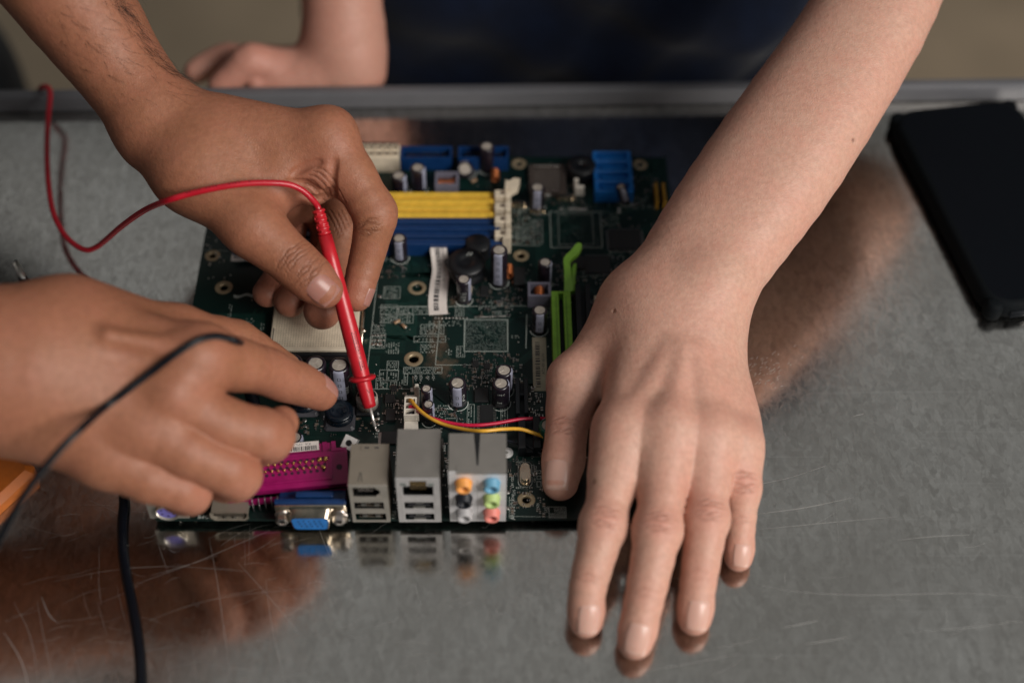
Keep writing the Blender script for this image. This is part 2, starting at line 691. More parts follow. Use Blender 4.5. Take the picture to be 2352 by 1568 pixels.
        for s in range(0, len(cen), 4096):
            c = cen[s:s + 4096]
            d = np.full(len(c), 1e9)
            for pr in self.prims():
                d = np.minimum(d, d_cone(c, pr[1], pr[2], pr[3], pr[4]) if pr[0] == 'c' else d_ell(c, pr[1], pr[2], pr[3]))
            keep[s:s + 4096] = (d < rad + 16)
        for bi in idx[keep]:
            o = lo + bi * B * h
            g = np.stack(np.meshgrid(*[o[a] + gi * h for a in range(3)], indexing='ij'), -1)
            d = self.ev(g, o, o + B * h)
            if d.min() > 0 or d.max() < 0:
                continue
            s = d < 0
            # cells
            c8 = [(i, j, k) for i in (0, 1) for j in (0, 1) for k in (0, 1)]
            cnt = sum(s[i:i + B, j:j + B, k:k + B].astype(np.int8) for i, j, k in c8)
            act = (cnt > 0) & (cnt < 8)
            ii = np.argwhere(act)
            if len(ii) == 0:
                continue
            acc = np.zeros((len(ii), 3)); num = np.zeros(len(ii))
            for i, j, k in c8:
                for ax in range(3):
                    e = [i, j, k]
                    if e[ax]:
                        continue
                    e2 = list(e); e2[ax] = 1
                    da = d[ii[:, 0] + e[0], ii[:, 1] + e[1], ii[:, 2] + e[2]]
                    db = d[ii[:, 0] + e2[0], ii[:, 1] + e2[1], ii[:, 2] + e2[2]]
                    cr = (da < 0) != (db < 0)
                    t = np.where(cr, da / np.where(cr, da - db, 1.0), 0)
                    pt = np.tile(np.array(e, float), (len(ii), 1))
                    pt[:, ax] += t
                    acc += pt * cr[:, None]; num += cr
            gc = ii + bi * B
            cells.append((gc[:, 0] * N[1] + gc[:, 1]) * N[2] + gc[:, 2])
            verts.append(lo + (gc + acc / num[:, None]) * h)
            # quads: edges starting at sample (i,j,k) along ax; owned by the block of the sample (i,j,k < B)
            for ax in range(3):
                sl0 = [slice(0, B)] * 3
                sl1 = [slice(0, B)] * 3; sl1[ax] = slice(1, B + 1)
                s0, s1 = s[tuple(sl0)], s[tuple(sl1)]
                ed = np.argwhere(s0 != s1)
                if len(ed) == 0:
                    continue
                inside = s0[ed[:, 0], ed[:, 1], ed[:, 2]]
                ge = ed + bi * B
                u, w = (ax + 1) % 3, (ax + 2) % 3
                def cid(du, dw):
                    q = ge.copy(); q[:, u] += du; q[:, w] += dw
                    return (q[:, 0] * N[1] + q[:, 1]) * N[2] + q[:, 2]
                q = np.stack([cid(-1, -1), cid(0, -1), cid(0, 0), cid(-1, 0)], 1)
                q[~inside] = q[~inside][:, ::-1]
                quads.append(q)
        cells = np.concatenate(cells); verts = np.concatenate(verts); quads = np.concatenate(quads)
        order = np.argsort(cells)
        cs = cells[order]
        pos = np.clip(np.searchsorted(cs, quads), 0, len(cs) - 1)
        ok = (cs[pos] == quads).all(1)
        V = verts[order]
        F = pos[ok]
        return V, F

    def project(self, V, h=0.7, steps=2):
        """pull vertices onto the exact surface"""
        out = V.copy()
        order = np.lexsort((V[:, 2] // 30, V[:, 1] // 30, V[:, 0] // 30))
        for s in range(0, len(V), 3000):
            ix = order[s:s + 3000]
            p = out[ix]
            for _ in range(steps):
                lo, hi = p.min(0) - 1, p.max(0) + 1
                d = self.ev(p, lo, hi)
                g = np.stack([self.ev(p + np.eye(3)[a] * 0.3, lo, hi) - d for a in range(3)], 1) / 0.3
                gl = np.maximum((g * g).sum(1), 0.2)
                p = p - g * (np.clip(d, -h, h) / gl)[:, None]
            out[ix] = p
        return out

    def march(self, p, d, maxd=60.0):
        """from points p along unit direction d to the skin"""
        p = p.copy()
        t = np.zeros(len(p))
        for _ in range(60):
            q = p + d * t[:, None]
            s = self.ev(q, q.min(0) - 1, q.max(0) + 1)
            t = np.minimum(t + s * 0.8, maxd)
        return p + d * t[:, None], t


def spot(V, c, r):
    d2 = ((V - np.array(c)) ** 2).sum(1)
    return np.exp(-d2 / (r * r))


def seg_dist(V, a, b):
    a, b = np.array(a, float), np.array(b, float)
    ab = b - a
    t = np.clip(((V - a) @ ab) / (ab @ ab), 0, 1)
    return np.linalg.norm(V - a - t[:, None] * ab, axis=1)


def skin_object(name, V, F, mat, parent, attrs):
    me = bpy.data.meshes.new(name)
    me.vertices.add(len(V))
    me.vertices.foreach_set("co", (V * MM).astype(np.float32).ravel())
    me.loops.add(F.size)
    me.loops.foreach_set("vertex_index", F.astype(np.int32).ravel())
    me.polygons.add(len(F))
    me.polygons.foreach_set("loop_start", np.arange(0, F.size, 4, dtype=np.int32))
    me.polygons.foreach_set("loop_total", np.full(len(F), 4, dtype=np.int32))
    me.update(calc_edges=True)
    me.validate()
    me.polygons.foreach_set("use_smooth", np.ones(len(me.polygons), dtype=bool))
    for k, val in attrs.items():
        a = me.attributes.new(k, 'FLOAT', 'POINT')
        a.data.foreach_set("value", val.astype(np.float32))
    me.materials.append(mat)
    o = bpy.data.objects.new(name, me)
    COL.objects.link(o)
    o.parent = parent
    return o


def nail(fl, base, tip, dorsal, length, width, mat, parent, back=0.1, lift=0.12, curve=0.0):
    """a nail plate lying on the fingertip; base = distal joint, tip = centre of the fingertip"""
    base, tip = np.array(base, float), np.array(tip, float)
    ax = tip - base; ax /= np.linalg.norm(ax)
    dn = np.array(dorsal, float); dn = dn - ax * (dn @ ax); dn /= np.linalg.norm(dn)
    sd = np.cross(ax, dn)
    nu, nv = 15, 13
    uu, vv = np.meshgrid(np.linspace(-1, 1, nu), np.linspace(-1, 1, nv), indexing='ij')
    # squarish oval outline
    k = np.sqrt(np.maximum(1e-9, uu ** 2 + vv ** 2 - (uu * vv) ** 2 * 0.75))
    mx = np.maximum(np.abs(uu), np.abs(vv))
    sc = np.where(k > 1e-6, mx / np.maximum(k, 1e-6), 0)
    uu, vv = uu * sc, vv * sc
    c = tip + ax * (back * length)
    p0 = c + ax * (uu[..., None] * length / 2) + sd * (vv[..., None] * width / 2)
    p0 = p0.reshape(-1, 3)
    q, t = fl.march(p0 + dn * 16.0, -dn)
    hgt = 16.0 - t
    # flatten: a nail bends evenly across and only little along
    A = np.stack([np.ones(len(q)), uu.ravel(), uu.ravel() ** 2, vv.ravel() ** 2, vv.ravel()], 1)
    okh = t < 30
    co = np.linalg.lstsq(A[okh], hgt[okh], rcond=None)[0]
    hf = A @ co
    hh = np.maximum(hf, np.where(okh, hgt, -50)) + lift
    hh = 0.35 * hh + 0.65 * (hf + lift + 0.1)
    edge = np.maximum(np.abs(uu), 0).ravel()
    top = p0 + dn * hh[:, None]
    # sink the root of the nail a little into the skin
    top = top - dn * (np.clip((-uu.ravel() - 0.75) / 0.25, 0, 1) * 0.55)[:, None]
    bot = top - dn * 0.9
    vs = np.concatenate([top, bot])
    fs = []
    nn = nu * nv
    for i in range(nu - 1):
        for j in range(nv - 1):
            a, b, c2, d = i * nv + j, (i + 1) * nv + j, (i + 1) * nv + j + 1, i * nv + j + 1
            fs.append([a, b, c2, d]); fs.append([nn + d, nn + c2, nn + b, nn + a])
    rim = [i * nv for i in range(nu)] + [(nu - 1) * nv + j for j in range(1, nv)] + [i * nv + nv - 1 for i in range(nu - 2, -1, -1)] + [j for j in range(nv - 2, 0, -1)]
    for i in range(len(rim)):
        a, b = rim[i], rim[(i + 1) % len(rim)]
        fs.append([b, a, nn + a, nn + b])
    o = link_mesh("fingernail", vs, fs, mat, parent, None, True)
    me = o.data
    at = me.attributes.new("along", 'FLOAT', 'POINT')
    at.data.foreach_set("value", np.concatenate([uu.ravel(), uu.ravel()]).astype(np.float32))
    bm = bmesh.new(); bm.from_mesh(me); bmesh.ops.recalc_face_normals(bm, faces=bm.faces); bm.to_mesh(me); bm.free()
    return o
# ---------------------------------------------------------------- people
def skin_material(name, light, flush_shade, dark, sss):
    t = NT(name)
    at = t.n("ShaderNodeAttribute", attribute_name="flush_shade").outputs["Fac"]
    cr = t.n("ShaderNodeAttribute", attribute_name="crease").outputs["Fac"]
    big = t.noise(28.0, 4.0, 0.6)
    fine = t.noise(420.0, 3.0, 0.6)
    c = t.mix(t.ramp(big, [(0.35, 0.0), (0.68, 1.0)]), light, tuple(0.60 * a + 0.40 * b for a, b in zip(light, flush_shade)))
    c = t.mix(t.math('MULTIPLY', t.ramp(fine, [(0.35, 0.0), (0.7, 1.0)]), 0.30), c, dark)
    c = t.mix(t.math('MULTIPLY', t.ramp(t.noise(95.0, 5.0, 0.7), [(0.45, 0.0), (0.7, 1.0)]), 0.35), c, flush_shade)
    c = t.mix(t.math('MINIMUM', at, 1.0), c, flush_shade)
    c = t.mix(t.math('MULTIPLY', cr, 0.65), c, dark)
    vor = t.n("ShaderNodeTexVoronoi", feature='DISTANCE_TO_EDGE')
    vor.inputs["Scale"].default_value = 900.0
    t.l(t.coord(), vor.inputs["Vector"])
    b = t.bump(vor.outputs["Distance"], 0.30, 0.0006)
    b = t.bump(t.noise(260.0, 5.0, 0.65), 0.38, 0.0008, b)
    b = t.bump(t.math('MULTIPLY', cr, -1.0), 0.75, 0.0010, b)
    t.set(Base_Color=c, Roughness=t.math('MULTIPLY_ADD', fine, 0.15, 0.42), Specular_IOR_Level=0.40, Normal=b)
    t.b.inputs["Subsurface Weight"].default_value = sss
    t.b.inputs["Subsurface Radius"].default_value = (1.0, 0.35, 0.2)
    t.b.inputs["Subsurface Scale"].default_value = 0.0035
    return t.m


def nail_material(name, col, tipcol):
    t = NT(name)
    at = t.n("ShaderNodeAttribute", attribute_name="along").outputs["Fac"]
    m_ = t.n("ShaderNodeMapRange"); t.l(at, m_.inputs[0]); m_.inputs[1].default_value = -1.0; m_.inputs[2].default_value = 1.0
    c = t.ramp(m_.outputs[0], [(0.0, tuple(a * 0.9 + 0.06 for a in col)), (0.22, col), (0.86, col), (0.97, tipcol)])
    t.set(Base_Color=t.mix(t.math('MULTIPLY', t.noise(300.0), 0.25), c, tuple(a * 0.8 for a in col)), Roughness=0.30, Specular_IOR_Level=0.42)
    t.b.inputs["Subsurface Weight"].default_value = 0.15
    t.b.inputs["Subsurface Scale"].default_value = 0.002
    return t.m


SKIN_FAIR = skin_material("fair_skin", (0.555, 0.33, 0.25), (0.54, 0.24, 0.18), (0.25, 0.125, 0.088), 0.18)
SKIN_TAN = skin_material("tan_skin", (0.345, 0.145, 0.078), (0.38, 0.145, 0.095), (0.12, 0.045, 0.024), 0.15)
NAIL_FAIR = nail_material("fair_nail", (0.585, 0.35, 0.285), (0.61, 0.385, 0.315))
NAIL_TAN = nail_material("tan_nail", (0.39, 0.185, 0.15), (0.40, 0.205, 0.165))


def knuckle_lines(V, c, across, along, n=4, half=6.0, step=1.5, bow=1.2):
    """fine wrinkles across a finger joint: returns a 0..1 mask"""
    c = np.array(c, float)
    ac = np.array(across, float); ac /= np.linalg.norm(ac)
    al = np.array(along, float); al /= np.linalg.norm(al)
    d = V - c
    x, y = d @ ac, d @ al
    r2 = (d ** 2).sum(1)
    out = np.zeros(len(V))
    rs = np.random.RandomState(int(abs(c[0] * 13 + c[1] * 7)) % 9999)
    for i in range(n):
        off = (i - (n - 1) / 2) * step + rs.uniform(-0.3, 0.3)
        yy = y - off - bow * (1 if off > 0 else -1) * (1 - (x / half) ** 2) * 0.6 + 0.35 * np.sin(x * 0.9 + i * 2.1)
        out = np.maximum(out, np.exp(-(yy / 0.55) ** 2) * np.clip(1.25 - np.abs(x) / half, 0, 1))
    return out * (r2 < (half * 2.6) ** 2)


PEOPLE_FAIR = thing("person", "light-skinned person in navy shirt behind the table, one hand spread on the board edge", "person")
PEOPLE_TAN = thing("person", "tan-skinned person reaching in from the side, holding a red test probe", "person")


def q(L):
    return [np.array(p, float) for p in L]


# ---- fair person, hand pressed on the board and the table
def finish(fl, h, clip=None):
    V, Q = fl.polygonise(h, clip=clip)
    return fl.project(V, h), Q


def fair_left_hand():
    fl = Flesh()
    # knuckles, wrist and forearm
    kn = [P(1432, 992, 37), P(1535, 990, 40), P(1626, 1004, 37), P(1688, 1024, 30)]
    ca = [P(1490, 760, 41), P(1548, 748, 44), P(1606, 752, 43), P(1618, 775, 36)]
    rk, rc = [11.4, 11.4, 10.6, 9.6], [14.0, 15.5, 15.5, 13.0]
    for a, b, r0, r1 in zip(ca, kn, rc, rk):
        fl.add(a, b, r0, r1, 11.0)
    # flesh between the roots of the fingers
    F = {}
    F['index'] = [kn[0], P(1386, 1206, 27), P(1350, 1350, 16), P(1346, 1425, 8.0)]
    F['middle'] = [kn[1], P(1510, 1218, 29), P(1478, 1385, 16.5), P(1459, 1473, 8.2)]
    F['ring'] = [kn[2], P(1622, 1190, 26), P(1603, 1340, 15), P(1595, 1420, 7.8)]
    F['pinky'] = [kn[3], P(1703, 1122, 23), P(1700, 1213, 13.5), P(1696, 1280, 6.8)]
    for k, f in zip(('index', 'middle', 'ring', 'pinky'), (0.40, 0.36, 0.36, 0.36)):
        p = F[k]
        r = {'index': 10.6, 'middle': 10.6, 'ring': 9.9, 'pinky': 8.8}[k]
        fl.add(p[0], p[0] + (p[1] - p[0]) * f + np.array([0, 0, -1.5]), r, r - 1.4, 9.0)
    # palm flesh below
    fl.add(P(1500, 800, 30), P(1470, 960, 27), 14, 12, 14)
    fl.add(P(1600, 800, 28), P(1664, 965, 24), 14, 12, 14)
    fl.add(P(1560, 780, 30), P(1560, 940, 27), 15, 12, 14)
    fl.add(P(1618, 800, 30), P(1688, 990, 24), 12, 9, 10)
    # wrist and forearm: two bones side by side
    ax = [(1548, 712, 45, 17.5, 18.0, 8.5), (1592, 640, 50, 18.6, 19.2, 9.5), (1682, 512, 60, 20.0, 21.0, 10.5),
          (1799, 345, 74, 21.5, 22.0, 10.5), (1986, 60, 100, 20.3, 20.8, 9.5), (2058, -120, 118, 21.0, 21.0, 9.5)]
    cs = [P(u, v, z) for (u, v, z, ra, rb, off) in ax]
    for s in (-1, 1):
        pts, rad = [], []
        for i, (u, v, z, ra, rb, off) in enumerate(ax):
            t = cs[min(i + 1, 5)] - cs[max(i - 1, 0)]; t /= np.linalg.norm(t)
            side = np.cross(t, (0, 0, 1.0)); side /= np.linalg.norm(side)
            pts.append(cs[i] + side * s * off); rad.append(ra if s > 0 else rb)
        fl.chain(pts, rad, 18.0)
    fl.add(cs[5], (385, 345, 165), 22, 34, 20)
    fl.add(P(1612, 690, 44), P(1608, 790, 36), 15, 13, 14)
    fl.add(P(1470, 690, 44), P(1500, 790, 38), 15, 14, 16)
    fl.addball(P(1640, 650, 56), 10.0, 16.0)                       # ulna head
    # thenar: thumb metacarpal
    fl.add(P(1448, 720, 36), P(1324, 872, 25), 13.4, 10.8, 14)
    fl.add(P(1465, 780, 26), P(1388, 826, 23), 13.0, 9.0, 12)
    fl.add(P(1480, 740, 34), P(1412, 806, 30), 13.0, 8.0, 12)
    # tendons and knuckle heads
    for (u, v, z, r) in ((1440, 990, 41.0, 6.8), (1540, 983, 44.2, 7.0), (1632, 998, 41.2, 6.5), (1690, 1020, 33.8, 6.0)):
        fl.addball(P(u, v, z), r, 10.0)
    for a, b in ((P(1548, 790, 55.0), P(1452, 960, 45.5)), (P(1572, 800, 56.0), P(1543, 950, 48.6)), (P(1602, 810, 54.0), P(1628, 965, 45.0))):
        fl.add(a, b, 1.6, 2.4, 7.0)
    R = {'index': [10.4, 9.3, 7.9, 7.1], 'middle': [10.4, 9.6, 8.2, 7.3], 'ring': [9.8, 9.0, 7.7, 7.0], 'pinky': [8.8, 7.4, 6.5, 6.0]}
    for k in F:
        p, r = F[k], R[k]
        ex = [Flesh.ball(p[1] + np.array([0, 0, 0.4]), r[1] - 0.1, 5.0)]
        pts, rad = p, r
        ex.append(Flesh.ball(0.35 * p[2] + 0.65 * p[3] + np.array([0, 0, -0.8]), r[3] + 0.2, 3.0))
        fl.finger(pts, rad, 10.0, 3.0, ex)
    th = [P(1315, 874, 26), P(1300, 1004, 20.5), P(1287, 1108, 15.2)]
    fl.finger([th[0], 0.5 * (th[0] + th[1]), th[1], 0.5 * (th[1] + th[2]), th[2]], [11.0, 9.8, 9.4, 9.2, 8.0], 9.0, 4.0,
              [Flesh.ball(0.5 * th[1] + 0.5 * th[2] + np.array([0.4, 0, -0.6]), 9.0, 3.0)])
    V, Q = finish(fl, H_NEAR)
    flush_shade = np.zeros(len(V)); cre = np.zeros(len(V))
    for k in ('index', 'middle', 'ring', 'pinky'):
        p, r = F[k], R[k]
        al = p[2] - p[0]; al /= np.linalg.norm(al)
        acr = np.cross(al, (0, 0, 1.0))
        top = p[1] + np.array([0, -2.0, r[1]])
        flush_shade = np.maximum(flush_shade, 0.75 * spot(V, top, 8.0))
        flush_shade = np.maximum(flush_shade, 0.70 * spot(V, p[3] + np.array([0, -2, 0]), 9.0))
        flush_shade = np.maximum(flush_shade, 0.35 * spot(V, p[2] + np.array([0, 0, r[2]]), 6.0))
        cre = np.maximum(cre, 0.62 * knuckle_lines(V, top, acr, al, 5, r[1] * 0.80, 1.7))
        cre = np.maximum(cre, 0.28 * knuckle_lines(V, p[2] + np.array([0, 0, r[2]]), acr, al, 2, r[2] * 0.75, 1.3))
    for c in kn:
        flush_shade = np.maximum(flush_shade, 0.42 * spot(V, c + np.array([2.5, 4.0, 10.0]), 8.0))
    al = th[2] - th[0]; al /= np.linalg.norm(al)
    top = th[1] + np.array([-1.0, 0, 9.0])
    flush_shade = np.maximum(flush_shade, 0.55 * spot(V, top, 9.0))
    flush_shade = np.maximum(flush_shade, 0.6 * spot(V, th[2] + np.array([0, -3, 0]), 10.0))
    cre = np.maximum(cre, 0.62 * knuckle_lines(V, top, np.cross(al, (0, 0, 1.0)), al, 4, 6.5, 1.9))
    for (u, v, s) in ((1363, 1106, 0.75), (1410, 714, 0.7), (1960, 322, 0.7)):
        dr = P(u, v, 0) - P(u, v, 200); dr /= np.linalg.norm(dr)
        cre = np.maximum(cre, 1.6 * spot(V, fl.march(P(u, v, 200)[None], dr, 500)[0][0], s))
    for k, L, W in [('index', 13.5, 9.4), ('middle', 14.0, 10.0), ('ring', 13.5, 9.4), ('pinky', 10.5, 7.6)]:
        p = F[k]
        nail(fl, p[2], p[3], np.array([0.12, 0.1, 1.0]), L, W, NAIL_FAIR, PEOPLE_FAIR, -0.13)
    nail(fl, th[1], th[2], np.array([-0.28, 0.05, 1.0]), 14.0, 11.5, NAIL_FAIR, PEOPLE_FAIR, -0.10)
    return V, Q, flush_shade, cre


def fair_right_hand():
    """the far hand, resting on the rear rail"""
    fl = Flesh()
    A = lambda u, v, y: CAM_LOC + (CF * FPX + CR * (u - IW / 2) - CU * (v - IH / 2)) * ((y - CAM_LOC[1]) / (CF * FPX + CR * (u - IW / 2) - CU * (v - IH / 2))[1])
    fl.chain([A(752, -330, 372), A(768, -160, 350), A(786, 0, 328), A(790, 100, 316)], [34, 29, 22.5, 21.0], 16)
    fl.chain([A(790, 100, 316), A(826, 172, 304)], [21, 14.0], 16)
    fl.add(A(752, -330, 372), (35, 400, 255), 34, 38, 20)
    fl.add(A(800, 160, 306), A(640, 168, 303), 14, 12, 12)
    fl.add(A(790, 150, 320), A(620, 155, 322), 14, 12, 12)
    fl.add(A(780, 178, 300), A(660, 182, 299), 9, 9, 10)
    fl.finger([A(640, 162, 303), A(578, 139, 300), A(538, 172, 296), A(508, 196, 293)], [11, 9.5, 8.5, 7.5], 8, 3)
    fl.finger([A(610, 152, 322), A(524, 134, 322), A(478, 150, 318), A(450, 165, 314)], [10, 8.5, 7.8, 7], 8, 3)
    fl.finger([A(600, 150, 336), A(510, 145, 342), A(465, 156, 338)], [11, 8.5, 7], 8, 3)
    fl.finger([A(720, 180, 299), A(640, 188, 296), A(590, 190, 293)], [9, 7.5, 6.5], 8, 3)
    V, Q = finish(fl, 1.4)
    fsh_shade = 0.45 + 0.45 * np.maximum(spot(V, A(585, 150, 300), 22), spot(V, A(520, 190, 293), 20))  # even base darkens the whole arm: shade put into skin colour; spots are flush
    return V, Q, fsh_shade, np.zeros(len(V))


def fair_torso():
    fl = Flesh()
    fl.chain([(190, 470, -200), (192, 450, 60), (194, 440, 300), (196, 430, 395)], [92, 92, 100, 92], 40)
    fl.chain([(120, 470, -200), (115, 450, 60), (80, 435, 330)], [84, 86, 70], 40)
    fl.chain([(260, 470, -200), (268, 450, 60), (312, 435, 330)], [84, 86, 70], 40)
    fl.chain([(196, 430, 400), (200, 405, 520)], [55, 46], 30)
    fl.chain([(25, 425, 395), (28, 415, 330), (35, 400, 255)], [52, 44, 38], 20)
    fl.chain([(366, 425, 395), (385, 390, 270), (395, 345, 150)], [52, 44, 40], 20)
    return fl.polygonise(3.0)


def shirt_surface(fl, h, folds):
    V, Q = fl.polygonise(h)
    V = fl.project(V, h)
    g = np.stack([fl.ev(V + np.eye(3)[a] * 1.0) - fl.ev(V - np.eye(3)[a] * 1.0) for a in range(3)], 1) / 2
    g /= np.maximum(np.linalg.norm(g, axis=1), 1e-6)[:, None]
    w = np.zeros(len(V))
    for (d, ph, amp, wl, warp) in folds:
        d = np.array(d, float); d /= np.linalg.norm(d)
        x = V @ d + warp * np.sin(V[:, 2] / 47.0 + ph) + 0.6 * warp * np.sin(V[:, 0] / 39.0 + 2 * ph)
        s = np.sin(x / wl + ph)
        w += amp * np.sign(s) * np.abs(s) ** 0.8
    return V + g * w[:, None], Q


def fair_shirt():
    fl = Flesh()
    fl.chain([(190, 470, -190), (192, 448, 60), (194, 438, 300), (196, 430, 395)], [98, 99, 107, 99], 40)
    fl.chain([(118, 470, -190), (113, 448, 60), (78, 435, 330)], [91, 94, 78], 40)
    fl.chain([(262, 470, -190), (270, 448, 60), (314, 435, 330)], [91, 94, 78], 40)
    fl.chain([(25, 425, 395), (26, 418, 345)], [60, 54], 25)
    fl.chain([(366, 425, 395), (378, 405, 325)], [60, 54], 25)
    fl.cuts.append(Flesh.cone((198, 415, 470), (200, 400, 600), 52, 70, 3.0))
    return shirt_surface(fl, 4.0, [((0.55, 0.1, 0.8), 0.4, 4.0, 15.0, 22.0), ((-0.7, 0.0, 0.6), 2.0, 2.6, 10.0, 15.0)])


# ---- tan person: the far hand holds the red probe
def tan_left_hand():
    fl = Flesh()
    A = PD
    # forearm
    fl.chain([A(-150, -435, 600), A(170, 6, 640), A(256, 136, 650), A(326, 228, 654)], [31, 24.0, 20.0, 19.0], 14)
    fl.chain([A(-150, -435, 620), A(180, 16, 662), A(268, 138, 670), A(336, 234, 674)], [31, 24.0, 20.0, 18.5], 16)
    fl.add(A(-150, -435, 610), (-150, 300, 300), 35, 40, 20)
    kn = [A(744, 318, 650), A(730, 355, 672), A(695, 388, 690), A(655, 410, 704)]
    ca = [A(375, 275, 656), A(385, 290, 672), A(390, 312, 688), A(390, 335, 700)]
    for a, b, r0, r1 in zip(ca, kn, (16.5, 16, 14, 12.5), (10.9, 11.6, 11.5, 10.5)):
        fl.add(a, b, r0, r1, 12)
    # thumb side and web
    t0, t1, t2, t3 = A(448, 395, 648), A(580, 522, 640), A(674, 602, 640), A(744, 665, 640)
    fl.add(A(372, 312, 656), t0, 18.5, 17.0, 14)
    fl.add(t0, t1, 17.5, 12.2, 12)
    fl.add(A(500, 340, 654), A(640, 372, 656), 16.0, 13.0, 14)
    fl.add(A(470, 380, 652), A(590, 450, 652), 16.0, 11.5, 14)
    fl.add(A(590, 440, 656), A(690, 400, 658), 11.5, 10.5, 12)
    fl.add(A(655, 380, 652), A(725, 380, 654), 10.0, 10.0, 10)
    fl.addball(A(735, 398, 650), 8.0, 6.0)
    fl.addball(A(722, 432, 656), 8.0, 5.0)
    # palm and heel of the hand seen through the gap
    fl.add(A(560, 430, 672), A(640, 446, 682), 15, 12, 10)
    fl.add(A(480, 420, 690), A(640, 470, 700), 17, 13, 14)
    fl.addball(A(764, 304, 652), 9.8, 9.0)                         # index knuckle
    idx = [kn[0], A(857, 489, 650), A(840, 600, 656), A(819, 680, 657)]
    fl.finger([idx[0], A(806, 400, 650), idx[1], A(853, 545, 653), idx[2], idx[3]], [11.6, 10.4, 10.0, 8.6, 7.9, 7.2], 10, 4.0,
              [Flesh.ball(A(866, 487, 650), 8.8, 4.0)])
    mid = [kn[1], A(783, 494, 702), A(758, 628, 694), A(740, 714, 674)]
    fl.finger([mid[0], mid[1], mid[2], mid[3]], [11.0, 9.6, 9.4, 8.9], 8, 3.0)
    rng = [kn[2], A(757, 540, 718), A(706, 640, 702), A(666, 692, 683)]
    fl.finger([rng[0], rng[1], rng[2], rng[3]], [10.5, 8.8, 8.4, 7.7], 8, 3.0)
    pnk = [kn[3], A(664, 522, 714), A(645, 625, 702), A(613, 673, 687)]
    fl.finger([pnk[0], pnk[1], pnk[2], pnk[3]], [10.5, 8.4, 7.6, 6.9], 8, 3.0)
    fl.finger([t1, 0.5 * (t1 + t2), t2, 0.5 * (t2 + t3), t3], [12.0, 11.0, 11.2, 10.4, 8.6], 9, 4.0,
              [Flesh.ball(0.4 * t2 + 0.6 * t3, 9.4, 3.0)])
    # folds of the web between thumb and index finger
    S = lambda L: spline([A(u, v, d) for u, v, d in L], 5)
    for L in ([(672, 402, 641), (700, 384, 641), (735, 374, 640)], [(664, 420, 643), (706, 424, 645), (742, 446, 648), (760, 440, 648)],
              [(690, 448, 648), (725, 458, 650), (755, 452, 650)], [(770, 372, 640), (764, 410, 641), (768, 452, 645)]):
        p = S(L)
        p2, t = fl.march(np.array(p) - CF * 30, CF, 80)
        fl.cut([a - CF * 0.2 for a in p2], 0.9, 2.2)
    V, Q = finish(fl, H_NEAR)
    flush_shade = np.zeros(len(V)); cre = np.zeros(len(V))
    for c, r, s in ((mid[3], 12, 1.0), (rng[3], 11, 1.0), (pnk[3], 10, 1.0), (idx[3], 12, 0.7), (t3, 11, 0.45), (A(690, 460, 665), 20, 0.8), (A(735, 400, 645), 12, 0.7), (A(675, 525, 706), 18, 0.7)):
        flush_shade = np.maximum(flush_shade, s * spot(V, c, r))
    al = t3 - t1; al /= np.linalg.norm(al)
    top = fl.march((A(664, 600, 600))[None], CF, 80)[0][0]
    cre = np.maximum(cre, 0.75 * knuckle_lines(V, top, np.cross(al, CF), al, 8, 9.0, 1.9, 2.2))
    dk = 0.7 * spot(V, top, 8.5)
    top = fl.march((A(880, 490, 600))[None], CF, 80)[0][0]
    al = idx[2] - idx[0]; al /= np.linalg.norm(al)
    c2 = fl.march((A(822, 504, 600))[None], CF, 80)[0][0]
    cre = np.maximum(cre, 0.7 * knuckle_lines(V, c2, np.cross(al, CF), al, 4, 6.0, 1.6))
    # creases fanning over the web
    for k in range(7):
        p = fl.march(np.array([A(690 - k * 9 + j * 9, 352 + k * 9 + j * j * 1.5, 590) for j in range(9)]), CF, 120)[0]
        for a, b in zip(p[:-1], p[1:]):
            cre = np.maximum(cre, 0.55 * np.exp(-(seg_dist(V, a, b) / 0.5) ** 2))
    cre = np.maximum(cre, dk * 0.5)
    nail(fl, t2, t3, -CF * 1.0 - CR * 0.05, 13.0, 12.4, NAIL_TAN, PEOPLE_TAN, 0.02, 0.08)
    nail(fl, idx[2], idx[3], CR * 1.0 - CF * 0.25, 9.5, 8.5, NAIL_TAN, PEOPLE_TAN, -0.15)
    return V, Q, flush_shade, cre, fl


